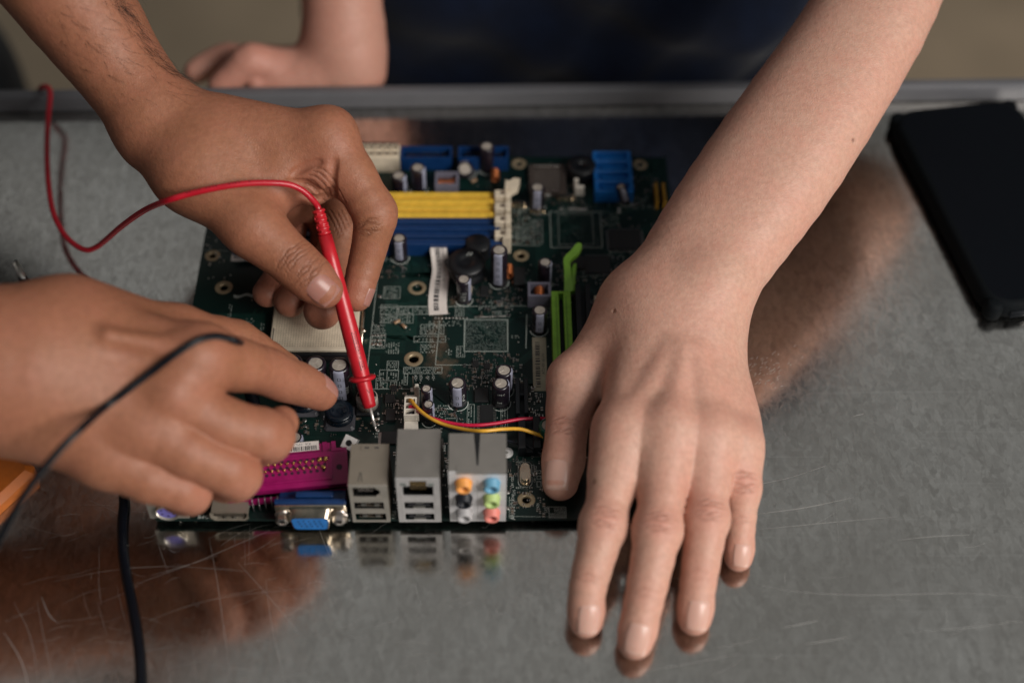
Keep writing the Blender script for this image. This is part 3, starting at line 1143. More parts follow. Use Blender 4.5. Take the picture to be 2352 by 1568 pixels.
def tan_right_hand():
    fl = Flesh()
    A = PD
    kn = [A(462, 822, 580), A(396, 910, 574), A(316, 982, 571), A(235, 1050, 571)]
    ca = [A(130, 764, 574), A(120, 825, 570), A(115, 900, 570), A(110, 965, 574)]
    for a, b, r0, r1 in zip(ca, kn, (16.5, 17.5, 17, 14), (12.6, 12.4, 11.8, 10.8)):
        fl.add(a, b, r0, r1, 12)
    fl.chain([A(-700, 830, 560), A(-300, 835, 562), A(0, 816, 568), A(130, 796, 574)], [33, 30, 27.0, 21.5], 16)
    fl.chain([A(-700, 870, 562), A(-300, 880, 564), A(0, 875, 570), A(130, 905, 576)], [33, 30, 28, 23], 18)
    fl.add(A(-700, 850, 561), (-300, 85, 150), 37, 40, 20)
    # palm flesh behind
    fl.add(A(150, 800, 592), A(400, 850, 600), 18, 14, 14)
    fl.add(A(150, 930, 590), A(300, 1040, 592), 18, 14, 14)
    idx = [kn[0], A(612, 852, 612), A(690, 882, 627), A(737, 904, 635)]
    fl.finger([idx[0], A(545, 837, 596), idx[1], A(650, 870, 620), idx[2], idx[3]], [12.4, 10.8, 10.4, 9.8, 9.3, 7.6], 10, 4.0)
    mid = [kn[1], A(620, 1000, 592), A(575, 1020, 614), A(530, 980, 622)]
    fl.finger([mid[0], A(510, 974, 580), mid[1], mid[2], mid[3]], [12.2, 11.0, 10.6, 9.5, 8.5], 6, 3.0, nroot=1)
    rng = [kn[2], A(545, 1090, 586), A(500, 1100, 608), A(460, 1050, 616)]
    fl.finger([rng[0], A(430, 1036, 574), rng[1], rng[2], rng[3]], [11.8, 11.2, 10.4, 9, 8], 8, 3.0)
    pnk = [kn[3], A(438, 1130, 581), A(410, 1136, 600), A(370, 1090, 606)]
    fl.finger([pnk[0], A(340, 1096, 573), pnk[1], pnk[2], pnk[3]], [10.8, 9.8, 8.8, 8, 7], 8, 3.0)
    fl.addball(A(648, 970, 602), 7.0, 6.0)
    # thumb along the far side
    fl.add(A(170, 735, 584), A(400, 770, 606), 17, 11.5, 14)
    th = [A(410, 768, 608), A(540, 792, 632), A(650, 850, 646)]
    fl.finger([th[0], th[1], th[2]], [11.2, 10.6, 8.5], 10, 4)
    for (u, v, d, r) in ((455, 820, 571.5, 6.5), (398, 900, 565.5, 6.0)):
        fl.addball(A(u, v, d), r, 12.0)
    fl.add(A(250, 770, 557), A(440, 805, 567), 1.0, 2.0, 9.0)
    V, Q = finish(fl, 0.95)
    fsh_shade = np.zeros(len(V))
    for c, r, s in ((idx[1], 14, .4), (mid[1], 15, .5), (rng[1], 15, .6), (pnk[1], 13, .8), (idx[3], 13, .5)):
        fsh_shade = np.maximum(fsh_shade, s * spot(V, c, r))
    nail(fl, idx[2], idx[3], -CF * 0.25 + CR * 0.75 + CU * 0.75, 11.0, 10.5, NAIL_TAN, PEOPLE_TAN, -0.02)
    return V, Q, fsh_shade, np.zeros(len(V)), fl


def tan_torso():
    fl = Flesh()
    fl.chain([(-330, 500, -190), (-382, 470, 50), (-380, 430, 300), (-345, 405, 400)], [95, 95, 105, 92], 40)
    fl.chain([(-365, 300, 400), (-345, 220, 300), (-300, 85, 150)], [58, 46, 40], 30)
    fl.chain([(-290, 470, 420), (-215, 390, 370), (-150, 300, 300)], [58, 46, 40], 30)
    fl.chain([(-310, 390, 430), (-235, 335, 485)], [56, 52], 30)
    hd = np.array([-165.0, 275.0, 520.0])
    f_ = np.array([0.55, -0.45, -0.70]); f_ /= np.linalg.norm(f_)          # the face looks down at the board
    s_ = np.cross(f_, (0, 0, 1.0)); s_ /= np.linalg.norm(s_); u_ = np.cross(s_, f_)
    fl.addball(hd, (76.0, 95.0, 92.0), 12, [s_, f_, u_])
    fl.add(hd + f_ * 42 - u_ * 45, hd + f_ * 55 - u_ * 88, 48, 30, 30)
    fl.addball(hd + f_ * 62 - u_ * 10, (58.0, 30.0, 50.0), 20, [s_, f_, u_])
    fl.add(hd + f_ * 92 + u_ * 2, hd + f_ * 108 - u_ * 30, 8, 13, 10)
    for g_ in (-1, 1):
        fl.addball(hd + s_ * g_ * 76 - u_ * 18, (7.0, 18.0, 30.0), 4, [s_, f_, u_])
        fl.addball(hd + s_ * g_ * 32 + f_ * 84 + u_ * 14, (17.0, 10.0, 6.0), 8, [s_, f_, u_])
    for g_ in (-1, 1):
        fl.add(hd + f_ * 88 - u_ * (58 + 5 * g_) - s_ * 20, hd + f_ * 88 - u_ * (58 + 5 * g_) + s_ * 20, 5, 5, 6)
    return fl.polygonise(3.5)


def tan_shirt():
    fl = Flesh()
    fl.chain([(-316, 505, -190), (-378, 474, 50), (-380, 430, 300), (-345, 405, 400)], [104, 104, 112, 99], 40)
    fl.chain([(-365, 300, 400), (-350, 245, 330)], [66, 58], 30)
    fl.chain([(-290, 470, 420), (-235, 415, 385)], [66, 58], 30)
    fl.cuts.append(Flesh.cone((-262, 356, 466), (-200, 310, 540), 60, 90, 3.0))
    return shirt_surface(fl, 4.5, [((0.5, 0.2, 0.8), 0.4, 4.0, 15.0, 22.0)])


def merge(parts):
    Vs, Qs, n = [], [], 0
    at = {"flush_shade": [], "crease": []}
    for p in parts:
        V, Q = p[0], p[1]
        Vs.append(V); Qs.append(Q + n); n += len(V)
        at["flush_shade"].append(p[2] if len(p) > 2 else np.zeros(len(V)))
        at["crease"].append(p[3] if len(p) > 3 else np.zeros(len(V)))
    return np.concatenate(Vs), np.concatenate(Qs), {k: np.concatenate(v) for k, v in at.items()}


H_NEAR = 0.85
_V, _Q, _at = merge([fair_left_hand(), fair_right_hand(), fair_torso()])
skin_object("body", _V, _Q, SKIN_FAIR, PEOPLE_FAIR, _at)
_tl = tan_left_hand()
_tr = tan_right_hand()
TAN_LEFT, TAN_RIGHT = _tl[4], _tr[4]
_V, _Q, _at = merge([_tl[:4], _tr[:4], tan_torso()])
skin_object("body", _V, _Q, SKIN_TAN, PEOPLE_TAN, _at)


def cloth(name, col):
    t = NT(name)
    wv = t.noise(2600.0, 2.0)
    f = t.noise(60.0, 3.0)
    t.set(Base_Color=t.ramp(f, [(0.3, tuple(c * 0.8 for c in col)), (0.7, tuple(c * 1.25 for c in col))]), Roughness=0.92, Specular_IOR_Level=0.15,
          Normal=t.bump(wv, 0.4, 0.0004))
    t.b.inputs["Sheen Weight"].default_value = 0.08
    return t.m


NAVY = cloth("navy_cotton", (0.0022, 0.0055, 0.017))
BLACKCLOTH = cloth("black_cotton", (0.006, 0.008, 0.011))
def tan_hair():
    fl = Flesh()
    hd = np.array([-165.0, 275.0, 520.0])
    f_ = np.array([0.55, -0.45, -0.70]); f_ /= np.linalg.norm(f_)
    s_ = np.cross(f_, (0, 0, 1.0)); s_ /= np.linalg.norm(s_); u_ = np.cross(s_, f_)
    fl.addball(hd - f_ * 8 + u_ * 8, (82.0, 98.0, 100.0), 4, [s_, f_, u_])
    fl.cuts.append(Flesh.cone(hd + f_ * 118 - u_ * 20, hd + f_ * 118 - u_ * 140, 92, 120, 6.0))
    fl.cuts.append(Flesh.cone(hd - u_ * 150 + f_ * 20, hd - u_ * 150 - f_ * 80, 85, 85, 6.0))
    return shirt_surface(fl, 3.0, [((0.9, 0.3, 0.1), 0.4, 1.2, 3.0, 4.0)])


_V, _Q = tan_hair()
skin_object("hair", _V, _Q, plain("black_hair", (0.008, 0.006, 0.005), 0.45), PEOPLE_TAN, {"flush_shade": np.zeros(len(_V))})
_V, _Q = fair_shirt()
_z = np.zeros(len(_V))
skin_object("shirt", _V, _Q, NAVY, PEOPLE_FAIR, {"flush_shade": _z})
_V, _Q = tan_shirt()
skin_object("shirt", _V, _Q, BLACKCLOTH, PEOPLE_TAN, {"flush_shade": np.zeros(len(_V))})
# ---------------------------------------------------------------- motherboard
BT = 5.0                                     # height of the board's top face above the table
BOARD = thing("motherboard", "dark green computer motherboard lying on the steel table under the hands", "motherboard")

M_PCB = NT("green_solder_mask")
_n = M_PCB.noise(70.0, 5.0, 0.6)
_n2 = M_PCB.noise(16.0, 4.0, 0.6)
M_PCB.set(Base_Color=M_PCB.mix(M_PCB.ramp(_n2, [(0.3, 0.0), (0.7, 1.0)]), (0.0026, 0.0115, 0.0105), (0.0040, 0.0185, 0.0155)),
          Roughness=M_PCB.math('MULTIPLY_ADD', _n, 0.25, 0.22), Specular_IOR_Level=0.4,
          Normal=M_PCB.bump(_n, 0.1, 0.0003))
M_PCB = M_PCB.m
M_TRACE = plain("copper_trace_under_mask", (0.0055, 0.030, 0.024), 0.35)
M_SILK = plain("silkscreen_ink", (0.33, 0.37, 0.34), 0.7)
M_SILKW = plain("bright_silkscreen_ink", (0.50, 0.53, 0.50), 0.7)
M_TIN = plain("tinned_metal", (0.62, 0.60, 0.56), 0.32, 1.0, scale=400)
M_ALU = plain("brushed_aluminium", (0.43, 0.385, 0.335), 0.55, 0.35, scale=500)
M_SHELL = plain("connector_shell_steel", (0.52, 0.49, 0.46), 0.40, 0.75, 0.06, 150)
M_NICKEL = plain("warm_nickel", (0.60, 0.52, 0.41), 0.22, 1.0, 0.1, 200)
M_GOLD = plain("gold_contact", (0.75, 0.52, 0.16), 0.28, 1.0)
M_COPPER = plain("copper_winding", (0.50, 0.165, 0.06), 0.38, 0.8)
M_BLACKP = plain("black_plastic", (0.006, 0.007, 0.009), 0.42)
M_CHIP = plain("chip_epoxy", (0.012, 0.013, 0.014), 0.5)
M_SLEEVE = plain("capacitor_sleeve", (0.013, 0.009, 0.015), 0.30, coat=0.2)
M_STRIPE = plain("capacitor_stripe", (0.27, 0.28, 0.36), 0.45)
M_WHITE = plain("white_plastic", (0.72, 0.67, 0.59), 0.45)
M_CREAM = plain("cream_plastic", (0.66, 0.57, 0.44), 0.5)
M_BLUE = plain("dark_blue_plastic", (0.003, 0.030, 0.115), 0.42)
M_BLUE2 = plain("bright_blue_plastic", (0.006, 0.135, 0.46), 0.45)
M_YELLOW = plain("yellow_plastic", (0.80, 0.50, 0.055), 0.42)
M_LIME = plain("lime_plastic", (0.22, 0.46, 0.045), 0.42)
M_MAG = plain("magenta_plastic", (0.27, 0.0025, 0.095), 0.40)
M_PAPER = plain("label_paper", (0.72, 0.66, 0.62), 0.75, var=0.05)
M_INK = plain("printed_ink", (0.03, 0.03, 0.035), 0.7)
M_FERRITE = plain("grey_ferrite", (0.15, 0.145, 0.19), 0.6)
M_RING = plain("plated_ring", (0.42, 0.33, 0.21), 0.45, 0.6)
M_GREENC = plain("green_sleeve", (0.006, 0.085, 0.055), 0.32)
M_TAN = plain("ceramic_tan", (0.15, 0.115, 0.085), 0.5)
M_DARK = plain("dark_recess", (0.004, 0.005, 0.006), 0.6)
M_DUST = plain("dust_film", (0.10, 0.075, 0.05), 0.9)


def BP(u, v, z=BT):
    return P(u, v, z)


RINGS = [(514, 660, 4.4, 2.3), (488, 587, 3.9, 2.0), (958, 661, 4.6, 2.7), (950, 824, 4.6, 2.6), (1197, 587, 4.0, 2.1), (1470, 378, 3.9, 2.0), (1209, 1147, 4.0, 2.1), (1192, 376, 4.0, 1.9)]


def make_pcb():
    bm = bmesh.new()
    loops = []
    W_, D_ = 244.0, 233.0
    outer = [(0.8, 0), (W_ - 0.8, 0), (W_, 0.8), (W_, D_ - 0.8), (W_ - 0.8, D_), (0.8, D_), (0, D_ - 0.8), (0, 0.8)]
    loops.append(outer)
    for u, v, ro, ri in RINGS:
        c = BP(u, v)
        loops.append([(c[0] + ri * math.cos(a), c[1] + ri * math.sin(a)) for a in np.linspace(0, 2 * math.pi, 20, endpoint=False)])
    for z in (BT, BT - 1.6):
        edges = []
        for lp in loops:
            vs = [bm.verts.new((x * MM, y * MM, z * MM)) for x, y in lp]
            for i in range(len(vs)):
                edges.append(bm.edges.new((vs[i], vs[(i + 1) % len(vs)])))
        bmesh.ops.triangle_fill(bm, use_beauty=True, use_dissolve=False, edges=edges)
    bm.verts.ensure_lookup_table()
    n = sum(len(l) for l in loops)
    k = 0
    for lp in loops:
        for i in range(len(lp)):
            a, b = k + i, k + (i + 1) % len(lp)
            try:
                bm.faces.new((bm.verts[a], bm.verts[b], bm.verts[n + b], bm.verts[n + a]))
            except ValueError:
                pass
        k += len(lp)
    bmesh.ops.recalc_face_normals(bm, faces=bm.faces)
    me = bpy.data.meshes.new("circuit_board"); bm.to_mesh(me); bm.free()
    me.materials.append(M_PCB)
    o = bpy.data.objects.new("circuit_board", me); COL.objects.link(o); o.parent = BOARD
    for u, v, ro, ri in RINGS:
        c = BP(u, v)
        mb = MB()
        mb.lathe((c[0], c[1], BT), [(ri * 0.97, -1.5), (ri * 0.97, 0.02), (ri + 0.25, 0.10), (ro - 0.2, 0.10), (ro, 0.004)], 24, cap0=False, cap1=False)
        mb.build("mounting_ring", M_RING, BOARD)


make_pcb()


# --- lettering
def text_mesh(body, size):
    cu = bpy.data.curves.new("lettering", 'FONT')
    cu.body = body; cu.size = size; cu.resolution_u = 1
    cu.align_x = 'CENTER'; cu.align_y = 'CENTER'
    o = bpy.data.objects.new("lettering", cu)
    COL.objects.link(o)
    dg = bpy.context.evaluated_depsgraph_get()
    me = bpy.data.meshes.new_from_object(o.evaluated_get(dg))
    vs = [tuple(v.co) for v in me.vertices]; fs = [list(p.vertices) for p in me.polygons]
    bpy.data.objects.remove(o); bpy.data.curves.remove(cu); bpy.data.meshes.remove(me)
    return vs, fs


def put_text(mb, body, size, c, deg, z, mi=0):
    vs, fs = text_mesh(body, size)
    a = math.radians(deg); ca, sa = math.cos(a), math.sin(a)
    mb.add([(c[0] + x * ca - y * sa, c[1] + x * sa + y * ca, z) for x, y, _ in vs], fs, mi)


def wrap_text(mb, body, size, base, axis, rad, ang, h, mi=0, down=True):
    """lettering wrapped round an upright can; ang = middle of the text, h = height"""
    vs, fs = text_mesh(body, size)
    out = []
    for x, y, _ in vs:
        if down:                       # reads along the can from top to bottom
            hh, w = h - x, y
        else:
            hh, w = h + y, x
        a = ang + w / rad
        out.append((base[0] + rad * math.cos(a), base[1] + rad * math.sin(a), base[2] + hh))
    mb.add(out, fs, mi)


# --- traces, silkscreen and solder
def rect(mb, x0, y0, x1, y1, z, mi=0):
    mb.quad((x0, y0, z), (x1, y0, z), (x1, y1, z), (x0, y1, z), mi)


def frame_lines(mb, x0, y0, x1, y1, w, z, mi=0):
    rect(mb, x0, y0, x1, y0 + w, z, mi); rect(mb, x0, y1 - w, x1, y1, z, mi)
    rect(mb, x0, y0 + w, x0 + w, y1 - w, z, mi); rect(mb, x1 - w, y0 + w, x1, y1 - w, z, mi)


def make_traces():
    rs = random.Random(3)
    mb = MB()
    z = BT + 0.012

    def seg(a, b, w):
        a, b = np.array(a, float), np.array(b, float)
        t = b - a; L = np.linalg.norm(t)
        if L < 0.05:
            return
        t /= L; s = np.array([-t[1], t[0]]) * w / 2
        a2, b2 = a - t * w * 0.3, b + t * w * 0.3
        mb.quad((*(a2 - s), z), (*(b2 - s), z), (*(b2 + s), z), (*(a2 + s), z))
    ok = lambda p: 2 < p[0] < 242 and 2 < p[1] < 231
    for _ in range(95):
        x, y = rs.uniform(4, 238), rs.uniform(4, 228)
        n = rs.randint(3, 11)
        d = rs.choice([(1, 0), (0, 1), (-1, 0), (0, -1)])
        path = []
        for k in range(rs.randint(2, 4)):
            path.append((d, rs.uniform(4, 26)))
            d = rs.choice([(d[0] + d[1], d[1] + d[0]), (d[0] - d[1], d[1] - d[0])]) if abs(d[0]) + abs(d[1]) == 1 else rs.choice([(d[0], 0), (0, d[1])])
        w = rs.choice([0.22, 0.28, 0.28, 0.4])
        px, py = -path[0][0][1], path[0][0][0]
        for i in range(n):
            p = np.array([x + px * i * w * 2.4, y + py * i * w * 2.4])
            for dd, L in path:
                qn = p + np.array(dd) * (L + i * 0.15)
                if not (ok(p) and ok(qn)):
                    break
                seg(p, qn, w)
                p = qn
    # wide power pours
    for u0, v0, u1, v1 in ((660, 560, 860, 640), (450, 720, 610, 790), (880, 690, 960, 780), (1170, 1010, 1240, 1060)):
        a, b = BP(u0, v1), BP(u1, v0)
        rect(mb, a[0], a[1], b[0], b[1], BT + 0.006)
    mb.build("copper_trace", M_TRACE, BOARD, "stuff")


make_traces()


def make_silkscreen():
    rs = random.Random(8)
    mb = MB()
    z = BT + 0.022

    def block(u0, v0, u1, v1, mode='col', frame=True, dens=1.0):
        """a block of tiny printed reference marks"""
        a, b = BP(u0, v1), BP(u1, v0)
        x0, y0, x1, y1 = a[0], a[1], b[0], b[1]
        if frame:
            frame_lines(mb, x0, y0, x1, y1, 0.22, z)
            x0 += 0.6; x1 -= 0.6; y0 += 0.6; y1 -= 0.6
        pw, ph = 0.55, 0.95
        if mode == 'col':
            x = x0
            while x < x1 - 0.5:
                y = y0
                while y < y1 - 0.5:
                    L = rs.uniform(0.4, 0.8)
                    if rs.random() < 0.8 * dens:
                        rect(mb, x, y, x + rs.uniform(0.35, 0.55), min(y + L, y1), z)
                    y += L + (0.35 if rs.random() < 0.75 else 1.1)
                x += 1.15
        else:
            y = y0
            while y < y1 - 0.5:
                x = x0
                while x < x1 - 0.5:
                    L = rs.uniform(0.4, 0.8)
                    if rs.random() < 0.8 * dens:
                        rect(mb, x, y, min(x + L, x1), y + rs.uniform(0.35, 0.55), z)
                    x += L + (0.35 if rs.random() < 0.75 else 1.1)
                y += 1.15

    def line(L, w=0.25):
        for (u0, v0), (u1, v1) in zip(L[:-1], L[1:]):
            a, b = BP(u0, v0)[:2], BP(u1, v1)[:2]
            t = b - a; t = t / (np.linalg.norm(t) + 1e-9); s = np.array([-t[1], t[0]]) * w / 2
            mb.quad((*(a - s), z), (*(b - s), z), (*(b + s), z), (*(a + s), z))
    B = block
    B(880, 658, 920, 686); B(872, 700, 912, 740, 'row'); B(912, 703, 985, 722); B(872, 722, 950, 742); B(855, 744, 886, 764, 'row', False)
    B(896, 722, 920, 740); B(850, 765, 886, 800, 'col'); B(886, 785, 918, 812, 'col', False)
    B(965, 745, 1020, 768, 'row'); B(950, 772, 1024, 786, 'row'); B(965, 788, 1000, 810, 'row', False)
    B(888, 829, 916, 850, 'row'); B(870, 849, 890, 874); B(888, 850, 916, 874, 'col'); B(926, 843, 1016, 858, 'row'); B(927, 858, 937, 884)
    B(862, 868, 875, 894, 'col', True); B(876, 878, 890, 892); B(896, 876, 912, 892); B(916, 870, 926, 892, 'col', False)
    B(1020, 748, 1024, 808, 'row', False); B(1024, 800, 1040, 815, 'col', False)
    B(1045, 700, 1066, 733, 'col'); B(1100, 690, 1180, 712, 'row', False, 0.6)
    B(985, 735, 1060, 748, 'row', False); B(1048, 795, 1068, 820, 'col')
    B(1175, 770, 1196, 776, 'row', False); B(1000, 690, 1016, 706, 'row', False)
    B(660, 590, 684, 604, 'row', False); B(520, 700, 536, 742, 'col', False); B(560, 730, 588, 772, 'col', False, 0.8); B(592, 742, 610, 800, 'col', False, 0.9)
    B(880, 575, 910, 600, 'row', False); B(1168, 520, 1195, 560, 'col'); B(1200, 500, 1218, 556, 'col'); B(1224, 505, 1245, 560, 'col', True)
    B(1180, 470, 1216, 492, 'row', False); B(1290, 470, 1370, 482, 'row', False, 0.5); B(1384, 486, 1420, 520, 'row', False, 0.5); B(1440, 450, 1500, 480, 'row', False, 0.5)
    B(1196, 900, 1204, 960, 'col', False, .6); B(1258, 700, 1268, 730, 'col', False)
    B(1290, 600, 1380, 640, 'row', False, 0.35); B(1340, 680, 1400, 700, 'row', False, 0.4); B(1400, 560, 1470, 600, 'row', False, 0.35)
    B(1130, 712, 1170, 728, 'row', False); B(845, 912, 862, 960, 'col', False, 0.5)
    B(1000, 930, 1030, 955, 'row', False); B(1072, 928, 1090, 990, 'col', True); B(1150, 930, 1166, 990, 'col', True); B(1096, 926, 1144, 990, 'col', False, 0.25)
    B(1022, 960, 1050, 975, 'row'); B(1024, 975, 1048, 985, 'row'); B(985, 955, 1020, 968, 'row', False)
    line([(867, 640), (852, 770), (838, 905)], 0.3)
    line([(870, 560), (1000, 562)], 0.3); line([(870, 706), (985, 704)]); line([(1028, 704), (1228, 702)], 0.3)
    line([(1010, 735), (1000, 838), (1085, 838)], 0.3); line([(470, 575), (560, 577)]); line([(850, 893), (1000, 893)])
    line([(1168, 485), (1162, 562), (1240, 564)], 0.3); line([(1168, 522), (1216, 524)]); line([(1168, 545), (1216, 547)]); line([(1192, 486), (1188, 560)])
    line([(1224, 492), (1262, 492)]); line([(1210, 722), (1208, 800)], 0.5)
    line([(560, 1155), (574, 1155), (573, 1165)], 0.4); line([(1218, 1048), (1246, 1048)], 0.3); line([(1170, 1190), (1170, 1140)], 0.2)
    line([(1168, 1185), (1300, 1187)], 0.2)
    for u0, v0, u1, v1, w in ((1065, 733, 1167, 808, 0.35), (1067, 735, 1165, 806, 0.2), (1265, 486, 1379, 569, 0.35), (1284, 492, 1360, 562, 0.2)):
        a, b = BP(u0, v1), BP(u1, v0)
        frame_lines(mb, a[0], a[1], b[0], b[1], w, z)
    # dotted bga field
    a, b = BP(1070, 804), BP(1162, 737)
    for i in range(30):
        for j in range(24):
            x = a[0] + (b[0] - a[0]) * (i + 0.5) / 30; y = a[1] + (b[1] - a[1]) * (j + 0.5) / 24
            edge = min(i, 29 - i, j, 23 - j)
            if rs.random() < (0.75 if edge < 5 else 0.4):
                rect(mb, x - 0.14, y - 0.14, x + 0.14, y + 0.14, z)
    a, b = BP(1268, 565), BP(1376, 489)
    for i in range(34):
        for j in range(26):
            if rs.random() < 0.35:
                x = a[0] + (b[0] - a[0]) * (i + 0.5) / 34; y = a[1] + (b[1] - a[1]) * (j + 0.5) / 26
                rect(mb, x - 0.1, y - 0.1, x + 0.1, y + 0.1, z)
    # scribbled paint marks
    mb.add([(*BP(540 + i * 6, 691 + 3 * math.sin(i * 0.9), 0)[:2], z) for i in range(10)] + [(*BP(540 + i * 6, 697 + 3 * math.sin(i * 0.9 + 0.4), 0)[:2], z) for i in range(10)],
           [[i, i + 10, i + 11, i + 1] for i in range(9)])
    mb.build("silkscreen", M_SILK, BOARD, "stuff")
    # readable lettering
    mb = MB()
    T = lambda s, size, u, v, deg: put_text(mb, s, size, BP(u, v), deg, z)
    T("AUDIO1", 3.0, 1178, 1169, 90); T("USB", 2.6, 906, 1181, 90); T("VGA", 2.2, 804, 1187, 90); T("HDMI", 2.7, 472, 1186, 180)
    T("R643", 1.7, 1195, 1060, 180); T("X6", 1.7, 1187, 1091, 180); T("L30 C224", 1.7, 1177, 1105, 90); T("C199", 1.7, 1194, 1119, 180)
    T("C292", 1.5, 1181, 1131, 90); T("L33 C200", 1.5, 1178, 1147, 90); T("C170", 1.7, 1236, 1163, 90); T("C642", 1.6, 1253, 1170, 90); T("C643", 1.6, 1259, 1170, 90)
    T("R622", 1.5, 1230, 1076, 90); T("R620", 1.5, 1230, 1087, 90); T("C80", 1.5, 1228, 1102, 90); T("RN11", 1.7, 1028, 938, 180); T("RN2", 1.7, 992, 943, 180)
    T("U54", 1.8, 868, 1002, 180); T("Q33", 1.6, 869, 995, 180); T("C71", 1.5, 1000, 985, 180); T("R20", 1.5, 1010, 991, 180); T("260", 2.0, 1019, 1029, 90)
    for k, w in enumerate(("-12V", "+12V", "-3V", "+5V")):
        T(w, 1.9, 955 + k * 12 + (5 if k > 1 else 0), 868, 90)
    for k, (p, q_) in enumerate((("R625", ""), ("R628", ""), ("R631", "C870"), ("R630", "C869"), ("R633", "R625"), ("R626", "R634"), ("R624", "R636"))):
        u = 1265 + k * 5.2
        T(p, 1.35, u, 1184, 90)
        if q_:
            T(q_, 1.35, u, 1171, 90)
    a, b = BP(1261, 1190), BP(1300, 1163)
    frame_lines(mb, a[0], a[1], b[0], b[1], 0.2, z)
    for (u0, v0, u1, v1) in ((1187, 1062, 1196, 1068), (1220, 1067, 1227, 1086), (1015, 1022, 1023, 1036), (1233, 1080, 1243, 1087), (1233, 1092, 1243, 1100), (1233, 1105, 1243, 1118)):
        a, b = BP(u0, v1), BP(u1, v0)
        frame_lines(mb, a[0], a[1], b[0], b[1], 0.2, z)
    # rounded outline round the crystal
    c = BP(1206, 1089)
    pts = [(c[0] + math.copysign(1.2, math.cos(t)) * 0.8 + 2.2 * math.cos(t), c[1] + math.copysign(4.2, math.sin(t)) + 2.6 * math.sin(t)) for t in np.linspace(0.001, 2 * math.pi + 0.001, 33)]
    for p, q_ in zip(pts[:-1], pts[1:]):
        p, q_ = np.array(p), np.array(q_); t = q_ - p; t /= np.linalg.norm(t) + 1e-9; s = np.array([-t[1], t[0]]) * 0.11
        mb.quad((*(p - s), z), (*(q_ - s), z), (*(q_ + s), z), (*(p + s), z))
    mb.build("lettering", M_SILKW, BOARD, "stuff")
    # brownish dust blown from the fan
    mb = MB()
    dust_w = []
    for u, v, w, h in ((1005, 770, 26, 60), (1015, 840, 36, 24), (1000, 800, 22, 40), (1045, 690, 20, 14)):
        n = 26
        r0, r1 = [], []
        for i in range(n):
            t = 2 * math.pi * i / n
            k = 1 + 0.28 * math.sin(3 * t + u) + 0.18 * math.sin(7 * t + v)
            r0.append(tuple(BP(u + w * k * math.cos(t), v + h * k * math.sin(t), BT + 0.016)))
            r1.append(tuple(BP(u + 0.35 * w * k * math.cos(t), v + 0.35 * h * k * math.sin(t), BT + 0.016)))
        dust_w += [0.0] * n + [1.0] * n
        mb.add(r0 + r1, [[i, (i + 1) % n, n + (i + 1) % n, n + i] for i in range(n)] + [[n + i for i in range(n)]])
    dm = NT("dust_film")
    f = dm.noise(160.0, 6.0, 0.75)
    at = dm.n("ShaderNodeAttribute", attribute_name="cover").outputs["Fac"]
    tr = dm.n("ShaderNodeBsdfTransparent"); mx = dm.n("ShaderNodeMixShader")
    dm.set(Base_Color=(0.17, 0.115, 0.075), Roughness=0.9)
    dm.l(dm.math('MULTIPLY', dm.ramp(f, [(0.36, 0.1), (0.66, 0.75)]), at), mx.inputs[0]); dm.l(tr.outputs[0], mx.inputs[1]); dm.l(dm.b.outputs[0], mx.inputs[2])
    dm.l(mx.outputs[0], dm.t.nodes["Material Output"].inputs["Surface"])
    do = mb.build("dust", dm.m, BOARD, "stuff")
    do.data.attributes.new("cover", 'FLOAT', 'POINT').data.foreach_set("value", np.array(dust_w, dtype=np.float32))


make_silkscreen()


